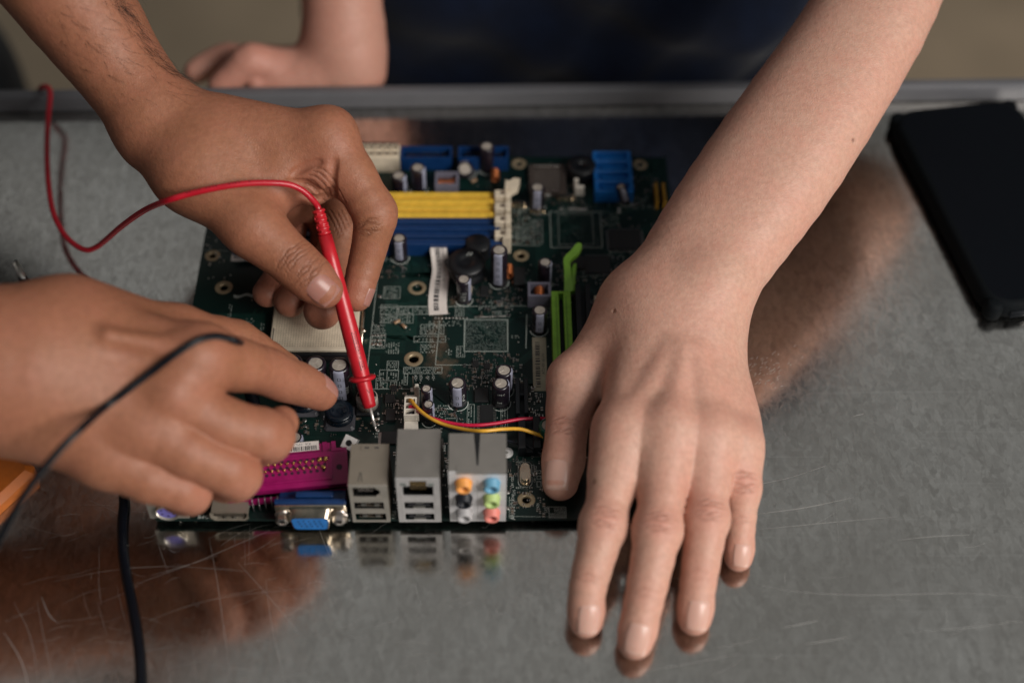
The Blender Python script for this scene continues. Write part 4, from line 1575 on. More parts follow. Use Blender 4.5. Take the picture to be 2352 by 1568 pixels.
def make_smd():
    rs = random.Random(21)
    mb = MB()
    z = BT

    def smd(x, y, L, w, h, rot, mi):
        dx, dy = (L / 2, 0) if not rot else (0, L / 2)
        s = (L * 0.56, w, h) if not rot else (w, L * 0.56, h)
        e = (L * 0.22, w * 1.02, h * 1.06) if not rot else (w * 1.02, L * 0.22, h * 1.06)
        mb.box((x, y, z + h / 2), s, mi)
        mb.box((x - dx * 0.78, y - dy * 0.78, z + h * 0.53), e, 1); mb.box((x + dx * 0.78, y + dy * 0.78, z + h * 0.53), e, 1)
    zones = [((1040, 640), (1130, 700), 26), ((1085, 812), (1200, 880), 60), ((1020, 840), (1130, 900), 26), ((1210, 380), (1350, 470), 48), ((1168, 490), (1250, 560), 26),
             ((1380, 400), (1510, 480), 34), ((1270, 580), (1420, 700), 40), ((872, 610), (930, 640), 12), ((850, 885), (930, 975), 34), ((690, 930), (860, 1000), 30),
             ((1000, 940), (1070, 990), 20), ((1170, 1050), (1250, 1185), 26), ((1195, 880), (1245, 960), 20), ((470, 540), (520, 640), 6), ((560, 800), (640, 830), 8),
             ((1140, 640), (1200, 700), 22), ((890, 1000), (920, 1016), 6), ((1420, 500), (1530, 640), 22), ((905, 1030), (915, 1180), 6), ((1018, 1000), (1028, 1170), 8), ((1100, 690), (1180, 730), 16)]
    for (u0, v0), (u1, v1), n in zones:
        for _ in range(int(n * 1.7)):
            p = BP(rs.uniform(u0, u1), rs.uniform(v0, v1))
            big = rs.random() < 0.3
            L, w, h = (1.9, 1.1, 0.6) if big else (1.3, 0.65, 0.45)
            if not (1 < p[0] < 243 and 1 < p[1] < 231):
                continue
            smd(p[0], p[1], L, w, h, rs.random() < 0.5, rs.choice([0, 0, 2, 3, 3]))
    mb.build("surface_mount_part", [M_CHIP, M_TIN, M_TAN, plain("smd_brown", (0.07, 0.04, 0.025), 0.5)], BOARD, "stuff")
    # solder points and vias
    mb = MB()

    def dot(x, y, r=0.5, h=0.22):
        mb.lathe((x, y, BT), [(r, 0.0), (r * 0.85, h * 0.7), (r * 0.3, h)], 8)
    for u, v, n, du, dv in ((1092, 728, 13, 5.6, -0.2), (1000, 730, 10, 8, 0), (1287, 401, 8, 4.8, 0), (855, 770, 5, 6.6, 0), (855, 781, 5, 6.6, 0), (856, 790, 3, 9, 0),
                            (1288, 479, 1, 0, 0), (1310, 479, 3, 6, 0), (1330, 480, 3, 7, 0), (1422, 479, 1, 0, 0), (1422, 486, 1, 0, 0), (700, 965, 3, 0.8, 13), (868, 943, 1, 0, 0), (868, 960, 3, -0.4, 14),
                            (872, 680, 1, 0, 0), (872, 1116, 1, 0, 0), (1166, 1130, 2, 0, 36)):
        for k in range(n):
            p = BP(u + du * k, v + dv * k); dot(p[0], p[1], 0.62 if n > 3 else 1.1)
    for _ in range(260):
        p = BP(rs.uniform(470, 1520), rs.uniform(370, 1180))
        if 2 < p[0] < 242 and 2 < p[1] < 231:
            dot(p[0], p[1], rs.uniform(0.25, 0.45), 0.12)
    mb.build("solder_point", M_TIN, BOARD, "stuff")


make_smd()


# --- electrolytic capacitors
def capacitor(u, v, dia, top_v=None, stripe=-90.0, h=None, axis=(0, 0, 1), sleeve=None, text=None, base_ring=True):
    b = BP(u, v)
    r = dia / 2
    if h is None:
        h = zfor(b[0], b[1], top_v) - BT
    b = np.array([b[0], b[1], BT + 0.15])
    a = np.array(axis, float); a /= np.linalg.norm(a)
    mb = MB()
    mb.lathe(b, [(r * 0.90, 0), (r, 0.6), (r, 1.2), (r * 0.95, 1.7), (r, 2.2), (r, h - 1.1), (r * 0.96, h - 0.4), (r * 0.84, h - 0.02), (r * 0.69, h + 0.05), (r * 0.67, h - 0.15)], 28, axis=a, cap0=True, cap1=False)
    o = mb.build("capacitor", sleeve or M_SLEEVE, BOARD)
    # aluminium top with its three-way vent score
    mb = MB()
    mb.lathe(b, [(r * 0.68, h - 0.25), (r * 0.675, h - 0.10), (r * 0.60, h - 0.08)], 28, axis=a, cap0=False)
    x = np.cross(a, (0.0, 1.0, 0.1)); x /= np.linalg.norm(x); y = np.cross(a, x)
    for k in range(3):
        t = 2 * math.pi * k / 3 + (u % 7) * 0.3
        d = x * math.cos(t) + y * math.sin(t); s = np.cross(a, d) * 0.13
        c0 = b + a * (h - 0.07); c1 = c0 + d * r * 0.60
        mb.add([c0 - s, c1 - s, c1 + s, c0 + s, c0 + a * 0.10, c1 + a * 0.10], [[0, 1, 5, 4], [4, 5, 2, 3], [1, 2, 5], [3, 0, 4]], 0)
    mb.build("can_top", M_ALU, o)
    # pale stripe with its minus marks
    mb = MB()
    ang = math.radians(stripe)
    wd = 0.52
    xr = np.cross((0, 1.0, 0), a); xr /= np.linalg.norm(xr); yr = np.cross(a, xr)
    def on(t, hh, rr):
        return b + a * hh + (xr * math.cos(t) + yr * math.sin(t)) * rr
    n = 8
    hs = [2.3, h - 1.1, h - 0.38, h + 0.02]
    rr = [r + 0.05, r + 0.05, r * 0.96 + 0.06, r * 0.84 + 0.05]
    vs = [on(ang + wd * (2 * i / n - 1), hh, q_) for hh, q_ in zip(hs, rr) for i in range(n + 1)]
    fs = [[k * (n + 1) + i, k * (n + 1) + i + 1, (k + 1) * (n + 1) + i + 1, (k + 1) * (n + 1) + i] for k in range(3) for i in range(n)]
    mb.add(vs, fs, 0, True)
    z0 = 3.2
    while z0 < h - 3.5:
        for (t0, t1, ha, hb) in ((-0.16, -0.10, 0, 2.0), (0.10, 0.16, 0, 2.0), (-0.10, 0.10, 0, 0.25), (-0.10, 0.10, 1.75, 2.0)):
            mb.add([on(ang + t0, z0 + ha, r + 0.075), on(ang + t1, z0 + ha, r + 0.075), on(ang + t1, z0 + hb, r + 0.075), on(ang + t0, z0 + hb, r + 0.075)], [[0, 1, 2, 3]], 1)
        z0 += 4.6
    mb.build("stripe", [M_STRIPE, M_INK], o)
    if text:
        mb = MB()
        for k, (s, size, ang2, hh, dn) in enumerate(text):
            wrap_text(mb, s, size, b, a, r + 0.06, math.radians(ang2), hh, 0, dn)
        mb.build("lettering", M_SILKW, o)
    if base_ring:
        mb = MB()
        n = 30
        t0, t1 = math.radians(-170), math.radians(10)
        vs = []
        for i in range(n + 1):
            t = t0 + (t1 - t0) * i / n
            for q_ in (r + 0.45, r + 0.85):
                vs.append((b[0] + q_ * math.cos(t), b[1] + q_ * math.sin(t), BT + 0.03))
        mb.add(vs, [[2 * i, 2 * i + 1, 2 * i + 3, 2 * i + 2] for i in range(n)])
        mb.build("printed_ring", M_SILKW, o)
    return o


capacitor(920, 592, 7.6, 547, -95)
capacitor(1146, 648, 8.4, 574, -98)
capacitor(1066, 689, 7.2, 641, -20, text=[("16V", 2.2, -95, 8.2, False), ("470", 2.0, -95, 5.8, False), ("UF", 2.0, -95, 3.6, False)])
capacitor(1250, 652, 7.0, 602, -15)
capacitor(1238, 757, 7.6, 712, -88)
capacitor(1233, 475, 7.8, 430, -92)
capacitor(918, 440, 8.0, 403, -20); capacitor(962, 433, 8.0, 385, -20)
capacitor(1118, 388, 8.0, 336, 80)
capacitor(1072, 396, 9.0, h=9.0, stripe=90, axis=(-0.10, -0.55, 0.78))
capacitor(1437, 464, 5.6, h=11.0, stripe=-75, axis=(-0.32, 0.1, 1.0), base_ring=True)
capacitor(1157, 896, 8.2, 850, -10); capacitor(1150, 925, 8.2, 880, 10, text=[("105C", 1.7, -88, 11.0, False), ("100", 1.8, -100, 5.0, False)])
capacitor(1052, 925, 8.2, 879, -92, text=[("16V", 1.8, -160, 10.6, False), ("470uF", 2.2, -48, 7.6, True), ("85", 1.6, -140, 9.0, False)])
capacitor(982, 940, 5.4, 892, -20, text=[("10V", 1.8, -70, 9.5, True), ("100uF", 1.8, -105, 7.0, True)])
capacitor(986, 968, 5.4, 928, -15, text=[("10V", 1.8, -75, 8.0, True)])
capacitor(788, 908, 9.8, 838, -92, text=[("6.3V", 2.6, -32, 16.0, True), ("3300", 2.6, -52, 9.0, True)], base_ring=False)
capacitor(735, 904, 9.8, 834, -92, text=[("6.3V", 2.6, -35, 16.0, True), ("3300", 2.6, -55, 9.0, True)], base_ring=False)
capacitor(682, 900, 9.8, 830, -92, text=[("6.3V", 2.6, -35, 16.0, True)], base_ring=False)
capacitor(683, 1040, 7.6, 1004, -5, base_ring=False)
capacitor(1258, 1014, 9.0, 976, 100, sleeve=M_GREENC)


def surface_can(u, v, dia, h):
    """a bare aluminium can on a black foot, half its top inked black"""
    c = BP(u, v)
    mb = MB()
    mb.box((c[0], c[1], BT + 1.0), (dia + 1.6, dia + 1.6, 2.0), 1, bev=0.8)
    mb.lathe((c[0], c[1], BT + 2.0), [(dia / 2, 0), (dia / 2, h - 2.6), (dia / 2 - 0.5, h - 2.0)], 28)
    n = 20
    vs = [(c[0] + (dia / 2 - 0.6) * math.cos(t), c[1] + (dia / 2 - 0.6) * math.sin(t), BT + h + 0.03) for t in np.linspace(0, math.pi, n)]
    mb.add(vs, [list(range(n))], 1)
    mb.build("surface_mount_capacitor", [M_ALU, M_BLACKP], BOARD)


surface_can(845, 934, 10.2, 8.0)


def choke(u, v):
    c = BP(u, v)
    mb = MB()
    mb.box((c[0], c[1], BT + 0.9), (14.5, 14.5, 1.8), 0, bev=1.2)
    mb.build("choke_base", plain("choke_grey", (0.05, 0.05, 0.06), 0.5), BOARD)
    mb = MB()
    mb.lathe((c[0], c[1], BT + 1.8), [(6.2, 0), (6.5, 0.6), (6.5, 1.4), (5.2, 1.9), (5.0, 2.6), (5.2, 3.2), (6.5, 3.8), (6.6, 4.6), (6.0, 5.2), (3.4, 5.3), (3.0, 4.9), (1.0, 4.8)], 32)
    mb.build("choke_core", plain("glossy_black", (0.004, 0.008, 0.014), 0.22), BOARD)


choke(781, 962)
choke(700, 930)
c = BP(1072, 628)
mb = MB()
mb.lathe((c[0], c[1], BT), [(9.0, 0), (9.6, 0.6), (9.6, 3.0), (8.4, 4.2), (8.2, 6.0), (9.4, 7.2), (9.6, 8.4), (9.0, 9.4), (3.2, 9.5), (2.6, 8.8)], 36)
for dx in (-0.8, 0.8):
    mb.box((c[0] + dx + 1.5, c[1] + 4.6, BT + 9.53), (0.5, 2.6, 0.06), 1, rz=-0.5)
mb.build("power_choke", [M_BLACKP, M_SILKW], BOARD)
c = BP(1098, 585)
mb = MB()
mb.lathe((c[0], c[1], BT), [(6.4, 0), (6.6, 0.6), (6.6, 8.5), (6.0, 9.3), (1.0, 9.4)], 28)
mb.build("power_choke", M_BLACKP, BOARD)


def coil_box(u, v, w, d, h, turn, taper=0.86):
    """square ferrite shell, open above, with a copper coil inside"""
    c = BP(u, v)
    mb = MB()
    z0, z1, th = BT, BT + h, 1.3
    for sx, sy, ww, dd in ((-1, 0, th, d), (1, 0, th, d), (0, -1, w - 2 * th, th), (0, 1, w - 2 * th, th)):
        cx, cy = c[0] + sx * (w - th) / 2, c[1] + sy * (d - th) / 2
        mb.box((cx, cy, (z0 + z1) / 2), (ww, dd, h))
    mb.box((c[0], c[1], z0 + 1.0), (w - 2 * th, d - 2 * th, 2.0))
    o = mb.build("coil_box", M_FERRITE, BOARD)
    mb = MB()
    n = 7
    L = (d if turn else w) - 2 * th - 0.4
    for k in range(n):
        off = -L / 2 + L * (k + 0.5) / n
        pts = []
        for t in np.linspace(0, 2 * math.pi, 15):
            a, b = math.cos(t) * 2.2, math.sin(t) * 2.2
            pts.append((c[0] + a, c[1] + off, z1 - 3.2 + b) if turn else (c[0] + off, c[1] + a, z1 - 3.2 + b))
        mb.tube(pts, 0.42, 6, 0, False)
    mb.build("copper_coil", M_COPPER, o)


coil_box(1238, 690, 11.5, 9.5, 8.5, True)
coil_box(1027, 430, 12.5, 10.5, 6.5, False)
# bare copper coil by the memory latch and by the tall capacitor
for (u, v) in ((1137, 412), (1168, 632)):
    c = BP(u, v)
    mb = MB()
    for k in range(7):
        mb.tube([(c[0] + 2.0 * math.cos(t), c[1] + (k - 3) * 0.95, BT + 3 + 2.2 * math.sin(t)) for t in np.linspace(0, 2 * math.pi, 13)], 0.42, 6, 0, False)
    mb.build("copper_coil", M_COPPER, BOARD)


# --- chips
def chip(u0, v0, u1, v1, h=1.2, pins='ns', npin=8, mat=None, gold=False):
    a, b = BP(u0, v1), BP(u1, v0)
    c = (a + b) / 2
    w, d = b[0] - a[0], b[1] - a[1]
    mb = MB()
    mb.box((c[0], c[1], BT + 0.15 + h / 2), (w, d, h), 0, bev=0.15)
    mb.lathe((a[0] + 0.9, b[1] - 0.9, BT + 0.15 + h), [(0.35, 0.0), (0.3, 0.012)], 8, 2)
    o = mb.build("chip", [mat or M_CHIP, M_TIN, M_DARK], BOARD)
    mb = MB()
    def pin(x, y, dx, dy):
        t = 0.32
        mb.box((x + dx * 0.45, y + dy * 0.45, BT + h * 0.45), (t if dx == 0 else 0.9, t if dy == 0 else 0.9, 0.18))
        mb.box((x + dx * 1.05, y + dy * 1.05, BT + 0.14), (t if dx == 0 else 0.7, t if dy == 0 else 0.7, 0.2))
    for k in range(npin):
        f = (k + 0.5) / npin
        if 'n' in pins: pin(a[0] + w * f, b[1], 0, 1)
        if 's' in pins: pin(a[0] + w * f, a[1], 0, -1)
        if 'e' in pins: pin(b[0], a[1] + d * f, 1, 0)
        if 'w' in pins: pin(a[0], a[1] + d * f, -1, 0)
    if len(mb.v):
        mb.build("pin", M_TIN, o, "stuff")
    return o


chip(884, 909, 908, 928, 1.4, 's', 4); chip(886, 944, 909, 970, 2.0, 'n', 2)
chip(1102, 932, 1133, 1000, 1.1, 'ew', 20); chip(1090, 894, 1122, 926, 1.3, '', 4)
chip(875, 994, 915, 1022, 1.2, 'w', 12); chip(1180, 620, 1206, 660, 2.2, 'ew', 2); chip(1104, 660, 1122, 684, 1.4, 'ew', 4)
chip(1060, 650, 1084, 672, 0.9, '', 4, M_CREAM)
chip(1400, 530, 1470, 575, 1.0, 'nsew', 16); chip(1420, 610, 1480, 650, 1.2, 'nsew', 10); chip(1300, 590, 1345, 620, 1.0, 'ew', 8); chip(1345, 590, 1400, 630, 1.0, 'ns', 8)
chip(1085, 830, 1100, 845, 1.0, 'ns', 3); chip(1112, 836, 1126, 850, 1.0, 'ns', 3); chip(898, 888, 912, 900, 1.0, 'ns', 3); chip(1165, 1062, 1175, 1078, 1.2, 's', 2)
chip(820, 880, 838, 900, 1.2, 's', 3); chip(1140, 905, 1150, 926, 1.0, '', 3, M_CREAM)
chip(1385, 640, 1400, 690, 1.0, 'ew', 6)


def make_bios_socket():
    a, b = BP(1216, 452), BP(1298, 388)
    c = (a + b) / 2; w, d = b[0] - a[0], b[1] - a[1]
    mb = MB()
    for sx, sy, ww, dd in ((-1, 0, 2.5, d), (1, 0, 2.5, d), (0, -1, w - 5, 2.5), (0, 1, w - 5, 2.5)):
        mb.box((c[0] + sx * (w - 2.5) / 2, c[1] + sy * (d - 2.5) / 2, BT + 1.6), (ww, dd, 3.2))
    mb.box((c[0], c[1], BT + 1.2), (w - 5, d - 5, 2.4), 1)
    o = mb.build("chip_socket", [plain("socket_brown", (0.055, 0.042, 0.036), 0.55), plain("socket_chip", (0.075, 0.062, 0.055), 0.5)], BOARD)
    mb = MB()
    for k in range(9):
        mb.lathe((c[0] - 6.5 + 1.6 * k, c[1] + d / 2 - 1.3, BT + 3.2), [(0.55, 0), (0.5, 0.3), (0.2, 0.5)], 10)
    for k in range(8):
        mb.lathe((c[0] - 5.5 + 1.5 * k, c[1] - d / 2 + 1.3, BT + 3.2), [(0.4, 0), (0.3, 0.3)], 8)
    mb.build("contact", M_TIN, o, "stuff")


make_bios_socket()
# buzzer, quartz crystals, small header pieces
c = BP(1335, 405)
mb = MB(); mb.lathe((c[0], c[1], BT), [(7.6, 0), (7.8, 0.5), (7.8, 8.0), (7.2, 8.8), (1.3, 8.9), (1.1, 7.6)], 32); mb.build("buzzer", M_BLACKP, BOARD)


def crystal(u, v, ln, w, h, rz=0.0):
    c = BP(u, v)
    mb = MB()
    def slab(hw, hl, z0, z1):
        n = 10
        ring = []
        for k in range(2 * n):
            t = math.pi * k / (n - 1) if k < n else math.pi + math.pi * (k - n) / (n - 1)
            oy = (hl - hw) * (1 if k < n else -1)
            x, y = hw * math.cos(t), hw * math.sin(t) + oy
            ring.append((c[0] + x * math.cos(rz) - y * math.sin(rz), c[1] + x * math.sin(rz) + y * math.cos(rz)))
        mb.prism(ring, z0, z1)
    slab(w / 2 + 0.5, ln / 2 + 0.5, BT + 0.1, BT + 0.7)
    slab(w / 2, ln / 2, BT + 0.7, BT + h)
    slab(w / 2 - 0.25, ln / 2 - 0.25, BT + h, BT + h + 0.18)
    mb.build("crystal", M_NICKEL, BOARD)


crystal(1206, 1093, 9.6, 3.9, 3.6)
crystal(1192, 473, 8.0, 3.0, 2.6, 1.5); crystal(1300, 456, 9.0, 3.0, 2.4, 1.55); crystal(1235, 486, 8.0, 2.0, 1.2, 1.55)
for (u, v, s, mt) in ((1330, 446, (5, 2.4, 6), M_WHITE), (1322, 438, (2.5, 1.5, 9), M_WHITE), (1343, 694, (1.6, 1.6, 1.2), M_TIN), (1258, 455, (3, 1.5, 3), M_TIN)):
    c = BP(u, v); mb = MB(); mb.box((c[0], c[1], BT + s[2] / 2), s, bev=0.4); mb.build("jumper", mt, BOARD)
# small diodes lying askew
for (u, v, rz) in ((928, 752, -0.8), (912, 742, 0.6), (1025, 438, 0.5), (1088, 418, 0.6)):
    c = BP(u, v)
    ax = np.array([math.cos(rz), math.sin(rz), 0])
    mb = MB(); mb.lathe((c[0] - ax[0] * 1.8, c[1] - ax[1] * 1.8, BT + 1.0), [(0.5, 0), (0.85, 0.2), (0.85, 3.4), (0.5, 3.6)], 12, axis=ax, mis=[1, 0, 1]); mb.build("diode", [plain("diode_glass", (0.35, 0.22, 0.13), 0.3), M_TIN], BOARD)


# --- memory slots, ide connector, power connector
def slot_rows(name, mat, u_right, v_front, v_back, u_left, height, nkeys, label=None, pitch=1.0):
    a, b = BP(u_left, v_front), BP(u_right, v_back)
    w, d = b[0] - a[0], b[1] - a[1]
    c = (a + b) / 2
    mb = MB()
    g = 1.7                                       # the groove for the card
    mb.box((c[0], c[1] - (d + g) / 4, BT + height / 2), (w, (d - g) / 2, height), bev=0.25)
    mb.box((c[0], c[1] + (d + g) / 4, BT + height / 2), (w, (d - g) / 2, height), bev=0.25)
    mb.box((c[0], c[1], BT + height * 0.22), (w, g, height * 0.44), 1)
    for s in (-1, 1):
        mb.box((c[0] + s * (w / 2 - 1.5), c[1], BT + height * 0.4), (3.0, g, height * 0.8), 0)
    o = mb.build(name, [mat, M_DARK], BOARD)
    if label:
        o["label"] = label
    mb = MB()
    n = int(w / 1.27)
    for k in range(n):
        x = a[0] + 2 + (w - 4) * (k + 0.5) / n
        for s in (-1, 1):
            mb.box((x, c[1] + s * (g / 2 + 0.55), BT + height + 0.02), (0.55, 0.7, 0.05))
    mb.build("contact", plain(name + "_contact", tuple(min(1, q_ * 0.7 + 0.03) for q_ in mat.node_tree.nodes["Principled BSDF"].inputs["Base Color"].links[0].from_node.color_ramp.elements[0].color[:3]), 0.3), o, "stuff")
    return o


def row_at(v_top, z):
    """board row (y) of an edge that shows at image row v_top when it is z above the board"""
    return P(1000, v_top, BT + z)[1]


SH = 8.5
def dimm(name, mat, vt_back, vt_front, u0, u1):
    yb, yf = row_at(vt_back, SH), row_at(vt_front, SH)
    # convert to board pixels for the builder
    x1 = P(u1, (vt_back + vt_front) / 2, BT + SH)[0]; x0 = x1 - 139.0
    pa, pb = proj((x0, yf, BT)), proj((x1, yb, BT))
    w = slot_rows(name, mat, pb[0], pa[1], pb[1], pa[0], SH, 2)
    return x0, x1, yf, yb


dims = [dimm("memory_slot", M_YELLOW, 441, 467, 700, 1134), dimm("memory_slot", M_YELLOW, 470, 497, 700, 1134),
        dimm("memory_slot", M_BLUE, 500, 527, 700, 1148), dimm("memory_slot", M_BLUE, 531, 561, 700, 1158)]


def memory_latch(y, x, k):
    """an ejector thrown open: tab over the slot, outer arm, thumb horn"""
    mb = MB()
    w = 4.7
    mb.box((x + 2.8, y, BT + 7.0), (5.6, w, 10.5), bev=0.4)
    mb.box((x + 6.9, y, BT + 6.5), (3.2, 6.3, 12.5), bev=0.5)
    mb.box((x + 4.4, y - 0.2, BT + 12.5), (2.2, 2.4, 0.8), 1, bev=0.3)
    if k == 0:
        mb.prism([(x + 5.4, y + 1.2), (x + 8.4, y + 0.4), (x + 12.2, y + 3.2), (x + 13.4, y + 8.8), (x + 10.2, y + 9.4), (x + 8.0, y + 7.2), (x + 5.8, y + 7.8)], BT + 9.0, BT + 14.0)
    if k == 3:
        mb.prism([(x + 4.2, y - 4.6), (x + 7.6, y - 4.4), (x + 8.6, y - 1.0), (x + 5.0, y - 1.0)], BT + 3.0, BT + 12.4)
    mb.build("memory_latch", [M_CREAM, M_TAN], BOARD)


for k, (x0, x1, yf, yb) in enumerate(dims):
    memory_latch((yf + yb) / 2, dims[0][1] + 0.4, k)


def shrouded_header(name, x0, x1, yf, yb, h, mat, rows=2, cols=10, key=True):
    """box header: four walls, pins inside"""
    mb = MB()
    th = 1.2
    mb.box(((x0 + x1) / 2, yf + th / 2, BT + h / 2), (x1 - x0, th, h)); mb.box(((x0 + x1) / 2, yb - th / 2, BT + h / 2), (x1 - x0, th, h))
    mb.box((x0 + th / 2, (yf + yb) / 2, BT + h / 2), (th, yb - yf - 2 * th, h)); mb.box((x1 - th / 2, (yf + yb) / 2, BT + h / 2), (th, yb - yf - 2 * th, h))
    mb.box(((x0 + x1) / 2, (yf + yb) / 2, BT + 1.2), (x1 - x0 - 2 * th, yb - yf - 2 * th, 2.4))
    if key:
        mb.box(((x0 + x1) / 2, yf - 0.4, BT + h * 0.5), (4.5, 0.9, h * 0.96))
    o = mb.build(name, mat, BOARD)
    mb = MB()
    for i in range(cols):
        for j in range(rows):
            x = x0 + 3 + (x1 - x0 - 6) * (i + 0.5) / cols; y = (yf + yb) / 2 + (j - (rows - 1) / 2) * 2.54
            mb.box((x, y, BT + h * 0.45), (0.6, 0.6, h * 0.7))
    mb.build("pin", M_GOLD, o, "stuff")
    return o


yB = 231.5
xa, xb, xc = P(920, 345, BT + 9)[0], P(1038, 345, BT + 9)[0], P(1168, 345, BT + 9)[0]
xb2 = P(1053, 345, BT + 9)[0]
shrouded_header("drive_header", xa, xb, yB - 9.5, yB, 9.0, M_BLUE, 2, 10, False)
shrouded_header("drive_header", xb2, xc, yB - 9.5, yB, 9.0, M_BLUE, 2, 10, False)
# power connector: a block with square sockets
x1 = P(917, 350, BT + 11)[0]; x0 = x1 - 52.0
yf, yb = yB - 11.0, yB - 1.0
mb = MB()
mb.box(((x0 + x1) / 2, (yf + yb) / 2, BT + 5.5), (x1 - x0, yb - yf, 11.0), bev=0.3)
pw = mb.build("power_connector", M_CREAM, BOARD)
for i in range(12):
    for j in range(2):
        cx, cy = x0 + (x1 - x0) * (i + 0.5) / 12, yf + (yb - yf) * (j + 0.5) / 2
        mb = MB()
        w = 1.65
        for sx, sy, ww, dd in ((-1, 0, 0.35, 3.6), (1, 0, 0.35, 3.6), (0, -1, 2.9, 0.35), (0, 1, 2.9, 0.35)):
            mb.box((cx + sx * 1.62, cy + sy * 1.62, BT + 11.4), (ww, dd, 0.8), 0)
        mb.box((cx, cy, BT + 11.05), (2.9, 2.9, 0.1), 1)
        mb.build("socket", [M_CREAM, M_TAN], pw)
mb = MB(); mb.box(((x0 + x1) / 2 - 1, yb + 1.4, BT + 5), (x1 - x0 - 1, 2.6, 10)); mb.build("power_latch", M_BLACKP, pw)

# --- blue drive sockets: four ribbed rows
a, b = P(1367, 440, BT + 8), P(1447, 342, BT + 8)
mb = MB()
x0, x1, y0, y1 = a[0], b[0], a[1], b[1] - 2
n = 4
for k in range(n):
    ya, yc = y0 + (y1 - y0) * k / n, y0 + (y1 - y0) * (k + 1) / n
    o_mb = MB()
    th = 1.1
    o_mb.box(((x0 + x1) / 2, ya + th / 2 + 0.1, BT + 4.2), (x1 - x0, th, 8.4), bev=0.2); o_mb.box(((x0 + x1) / 2, yc - th / 2 - 0.1, BT + 4.2), (x1 - x0, th, 8.4), bev=0.2)
    for xx in (x0 + 1.0, x1 - 1.0):
        o_mb.box((xx, (ya + yc) / 2, BT + 4.1), (2.0, yc - ya - 2 * th - 0.2, 8.2))
    o_mb.box(((x0 + x1) / 2, (ya + yc) / 2, BT + 2.6), (x1 - x0 - 4, yc - ya - 2 * th - 0.2, 5.2))
    o_mb.box(((x0 + x1) / 2, (ya + yc) / 2 - 0.3, BT + 6.2), (x1 - x0 - 8, 1.3, 3.2))
    for xx in (x0 + 4.2, x1 - 4.2):
        o_mb.box((xx, (ya + yc) / 2 + 0.2, BT + 5.3), (1.6, 2.2, 0.3), 1)
    o_mb.build("drive_socket", [M_BLUE2, M_DARK], BOARD)

# --- cpu socket
a, b = P(617, 803, BT + 5), P(832, 640, BT + 5)
x0, x1, y0 = a[0], b[0], a[1]; y1 = y0 + (x1 - x0) * 1.12
mb = MB()
mb.box(((x0 + x1) / 2, (y0 + y1) / 2, BT + 1.7), (x1 - x0 + 1.6, y1 - y0 + 3.5, 3.4), 1, bev=0.4)
mb.box(((x0 + x1) / 2, (y0 + y1) / 2, BT + 4.2), (x1 - x0, y1 - y0, 1.6), 0, bev=0.4)
cs = mb.build("processor_socket", [M_CREAM, M_BLACKP], BOARD)
mb = MB()
for i in range(31):
    for j in range(31):
        if abs(i - 15) < 5 and abs(j - 17) < 5:
            continue
        x, y = x0 + 2.4 + (x1 - x0 - 4.8) * i / 30, y0 + 2.4 + (y1 - y0 - 7) * j / 30
        mb.quad((x - 0.3, y - 0.3, BT + 5.006), (x + 0.3, y - 0.3, BT + 5.006), (x + 0.3, y + 0.3, BT + 5.006), (x - 0.3, y + 0.3, BT + 5.006))
mb.build("pin_hole", plain("socket_hole", (0.34, 0.28, 0.20), 0.7), cs, "stuff")
mb = MB(); mb.box((x0 + 1.2, y0 + 9, BT + 5.05), (0.5, 9, 0.1)); mb.build("mark", M_INK, cs)
mb = MB(); mb.tube([(x1 + 1.9, y0 + 2, BT + 4.2), (x1 + 1.9, y1 - 4, BT + 4.4)], 0.75, 10); mb.tube([(x1 + 3.2, y0 + 12, BT + 3.6), (x1 + 2.0, y0 + 13.5, BT + 4.2)], 1.2, 8); mb.build("lever", M_NICKEL, cs)
# black strip in front of the socket
mb = MB(); mb.box(((x0 + x1) / 2 - 2, y0 - 3.0, BT + 1.3), (x1 - x0 + 4, 2.4, 2.6)); mb.build("black_strip", M_BLACKP, BOARD)

# --- lime slot with its retaining latch
a, b = P(1272, 850, BT + 9), P(1311, 668, BT + 9)
x0, x1 = a[0], b[0] - 0.2
yb = b[1]; yf = yb - 88
mb = MB()
w = (x1 - x0)
mb.box((x0 + w * 0.19, (yf + yb) / 2, BT + 4.5), (w * 0.38, yb - yf, 9.0), bev=0.2); mb.box((x1 - w * 0.19, (yf + yb) / 2, BT + 4.5), (w * 0.38, yb - yf, 9.0), bev=0.2)
mb.box(((x0 + x1) / 2, (yf + yb) / 2, BT + 2), (w * 0.24, yb - yf, 4.0), 1); mb.box(((x0 + x1) / 2, yb - 0.7, BT + 4.4), (w * 0.24, 1.4, 8.8))
sl = mb.build("expansion_slot", [M_LIME, M_DARK], BOARD)
mb = MB()
for k in range(70):
    y = yf + 2 + (yb - yf - 5) * k / 70
    for xx in (x0 + w * 0.24, x1 - w * 0.24):
        mb.box((xx, y, BT + 9.02), (0.9, 0.55, 0.05))
mb.build("contact", plain("lime_contact", (0.10, 0.22, 0.03), 0.4), sl, "stuff")
lp = [P(1306, 668, BT + 8), P(1305, 640, BT + 9.5), P(1303, 612, BT + 10.5), P(1302, 597, BT + 11), P(1308, 588, BT + 11.5), P(1320, 578, BT + 12.5), P(1328, 566, BT + 13.5), P(1331, 558, BT + 14)]
mb = MB()
wd = [2.2, 1.9, 1.6, 1.7, 1.9, 2.1, 1.9, 0.9]
sp = spline([np.append(p, w_) for p, w_ in zip(lp, wd)], 4)
L, R = [], []
for i, p in enumerate(sp):
    t = sp[min(i + 1, len(sp) - 1)][:3] - sp[max(i - 1, 0)][:3]; t /= np.linalg.norm(t)
    s = np.cross(t, (0, 0, 1.0)); s /= np.linalg.norm(s)
    L.append(p[:3] + s * p[3]); R.append(p[:3] - s * p[3])
n = len(L)
dz = np.array([0, 0, -2.4])
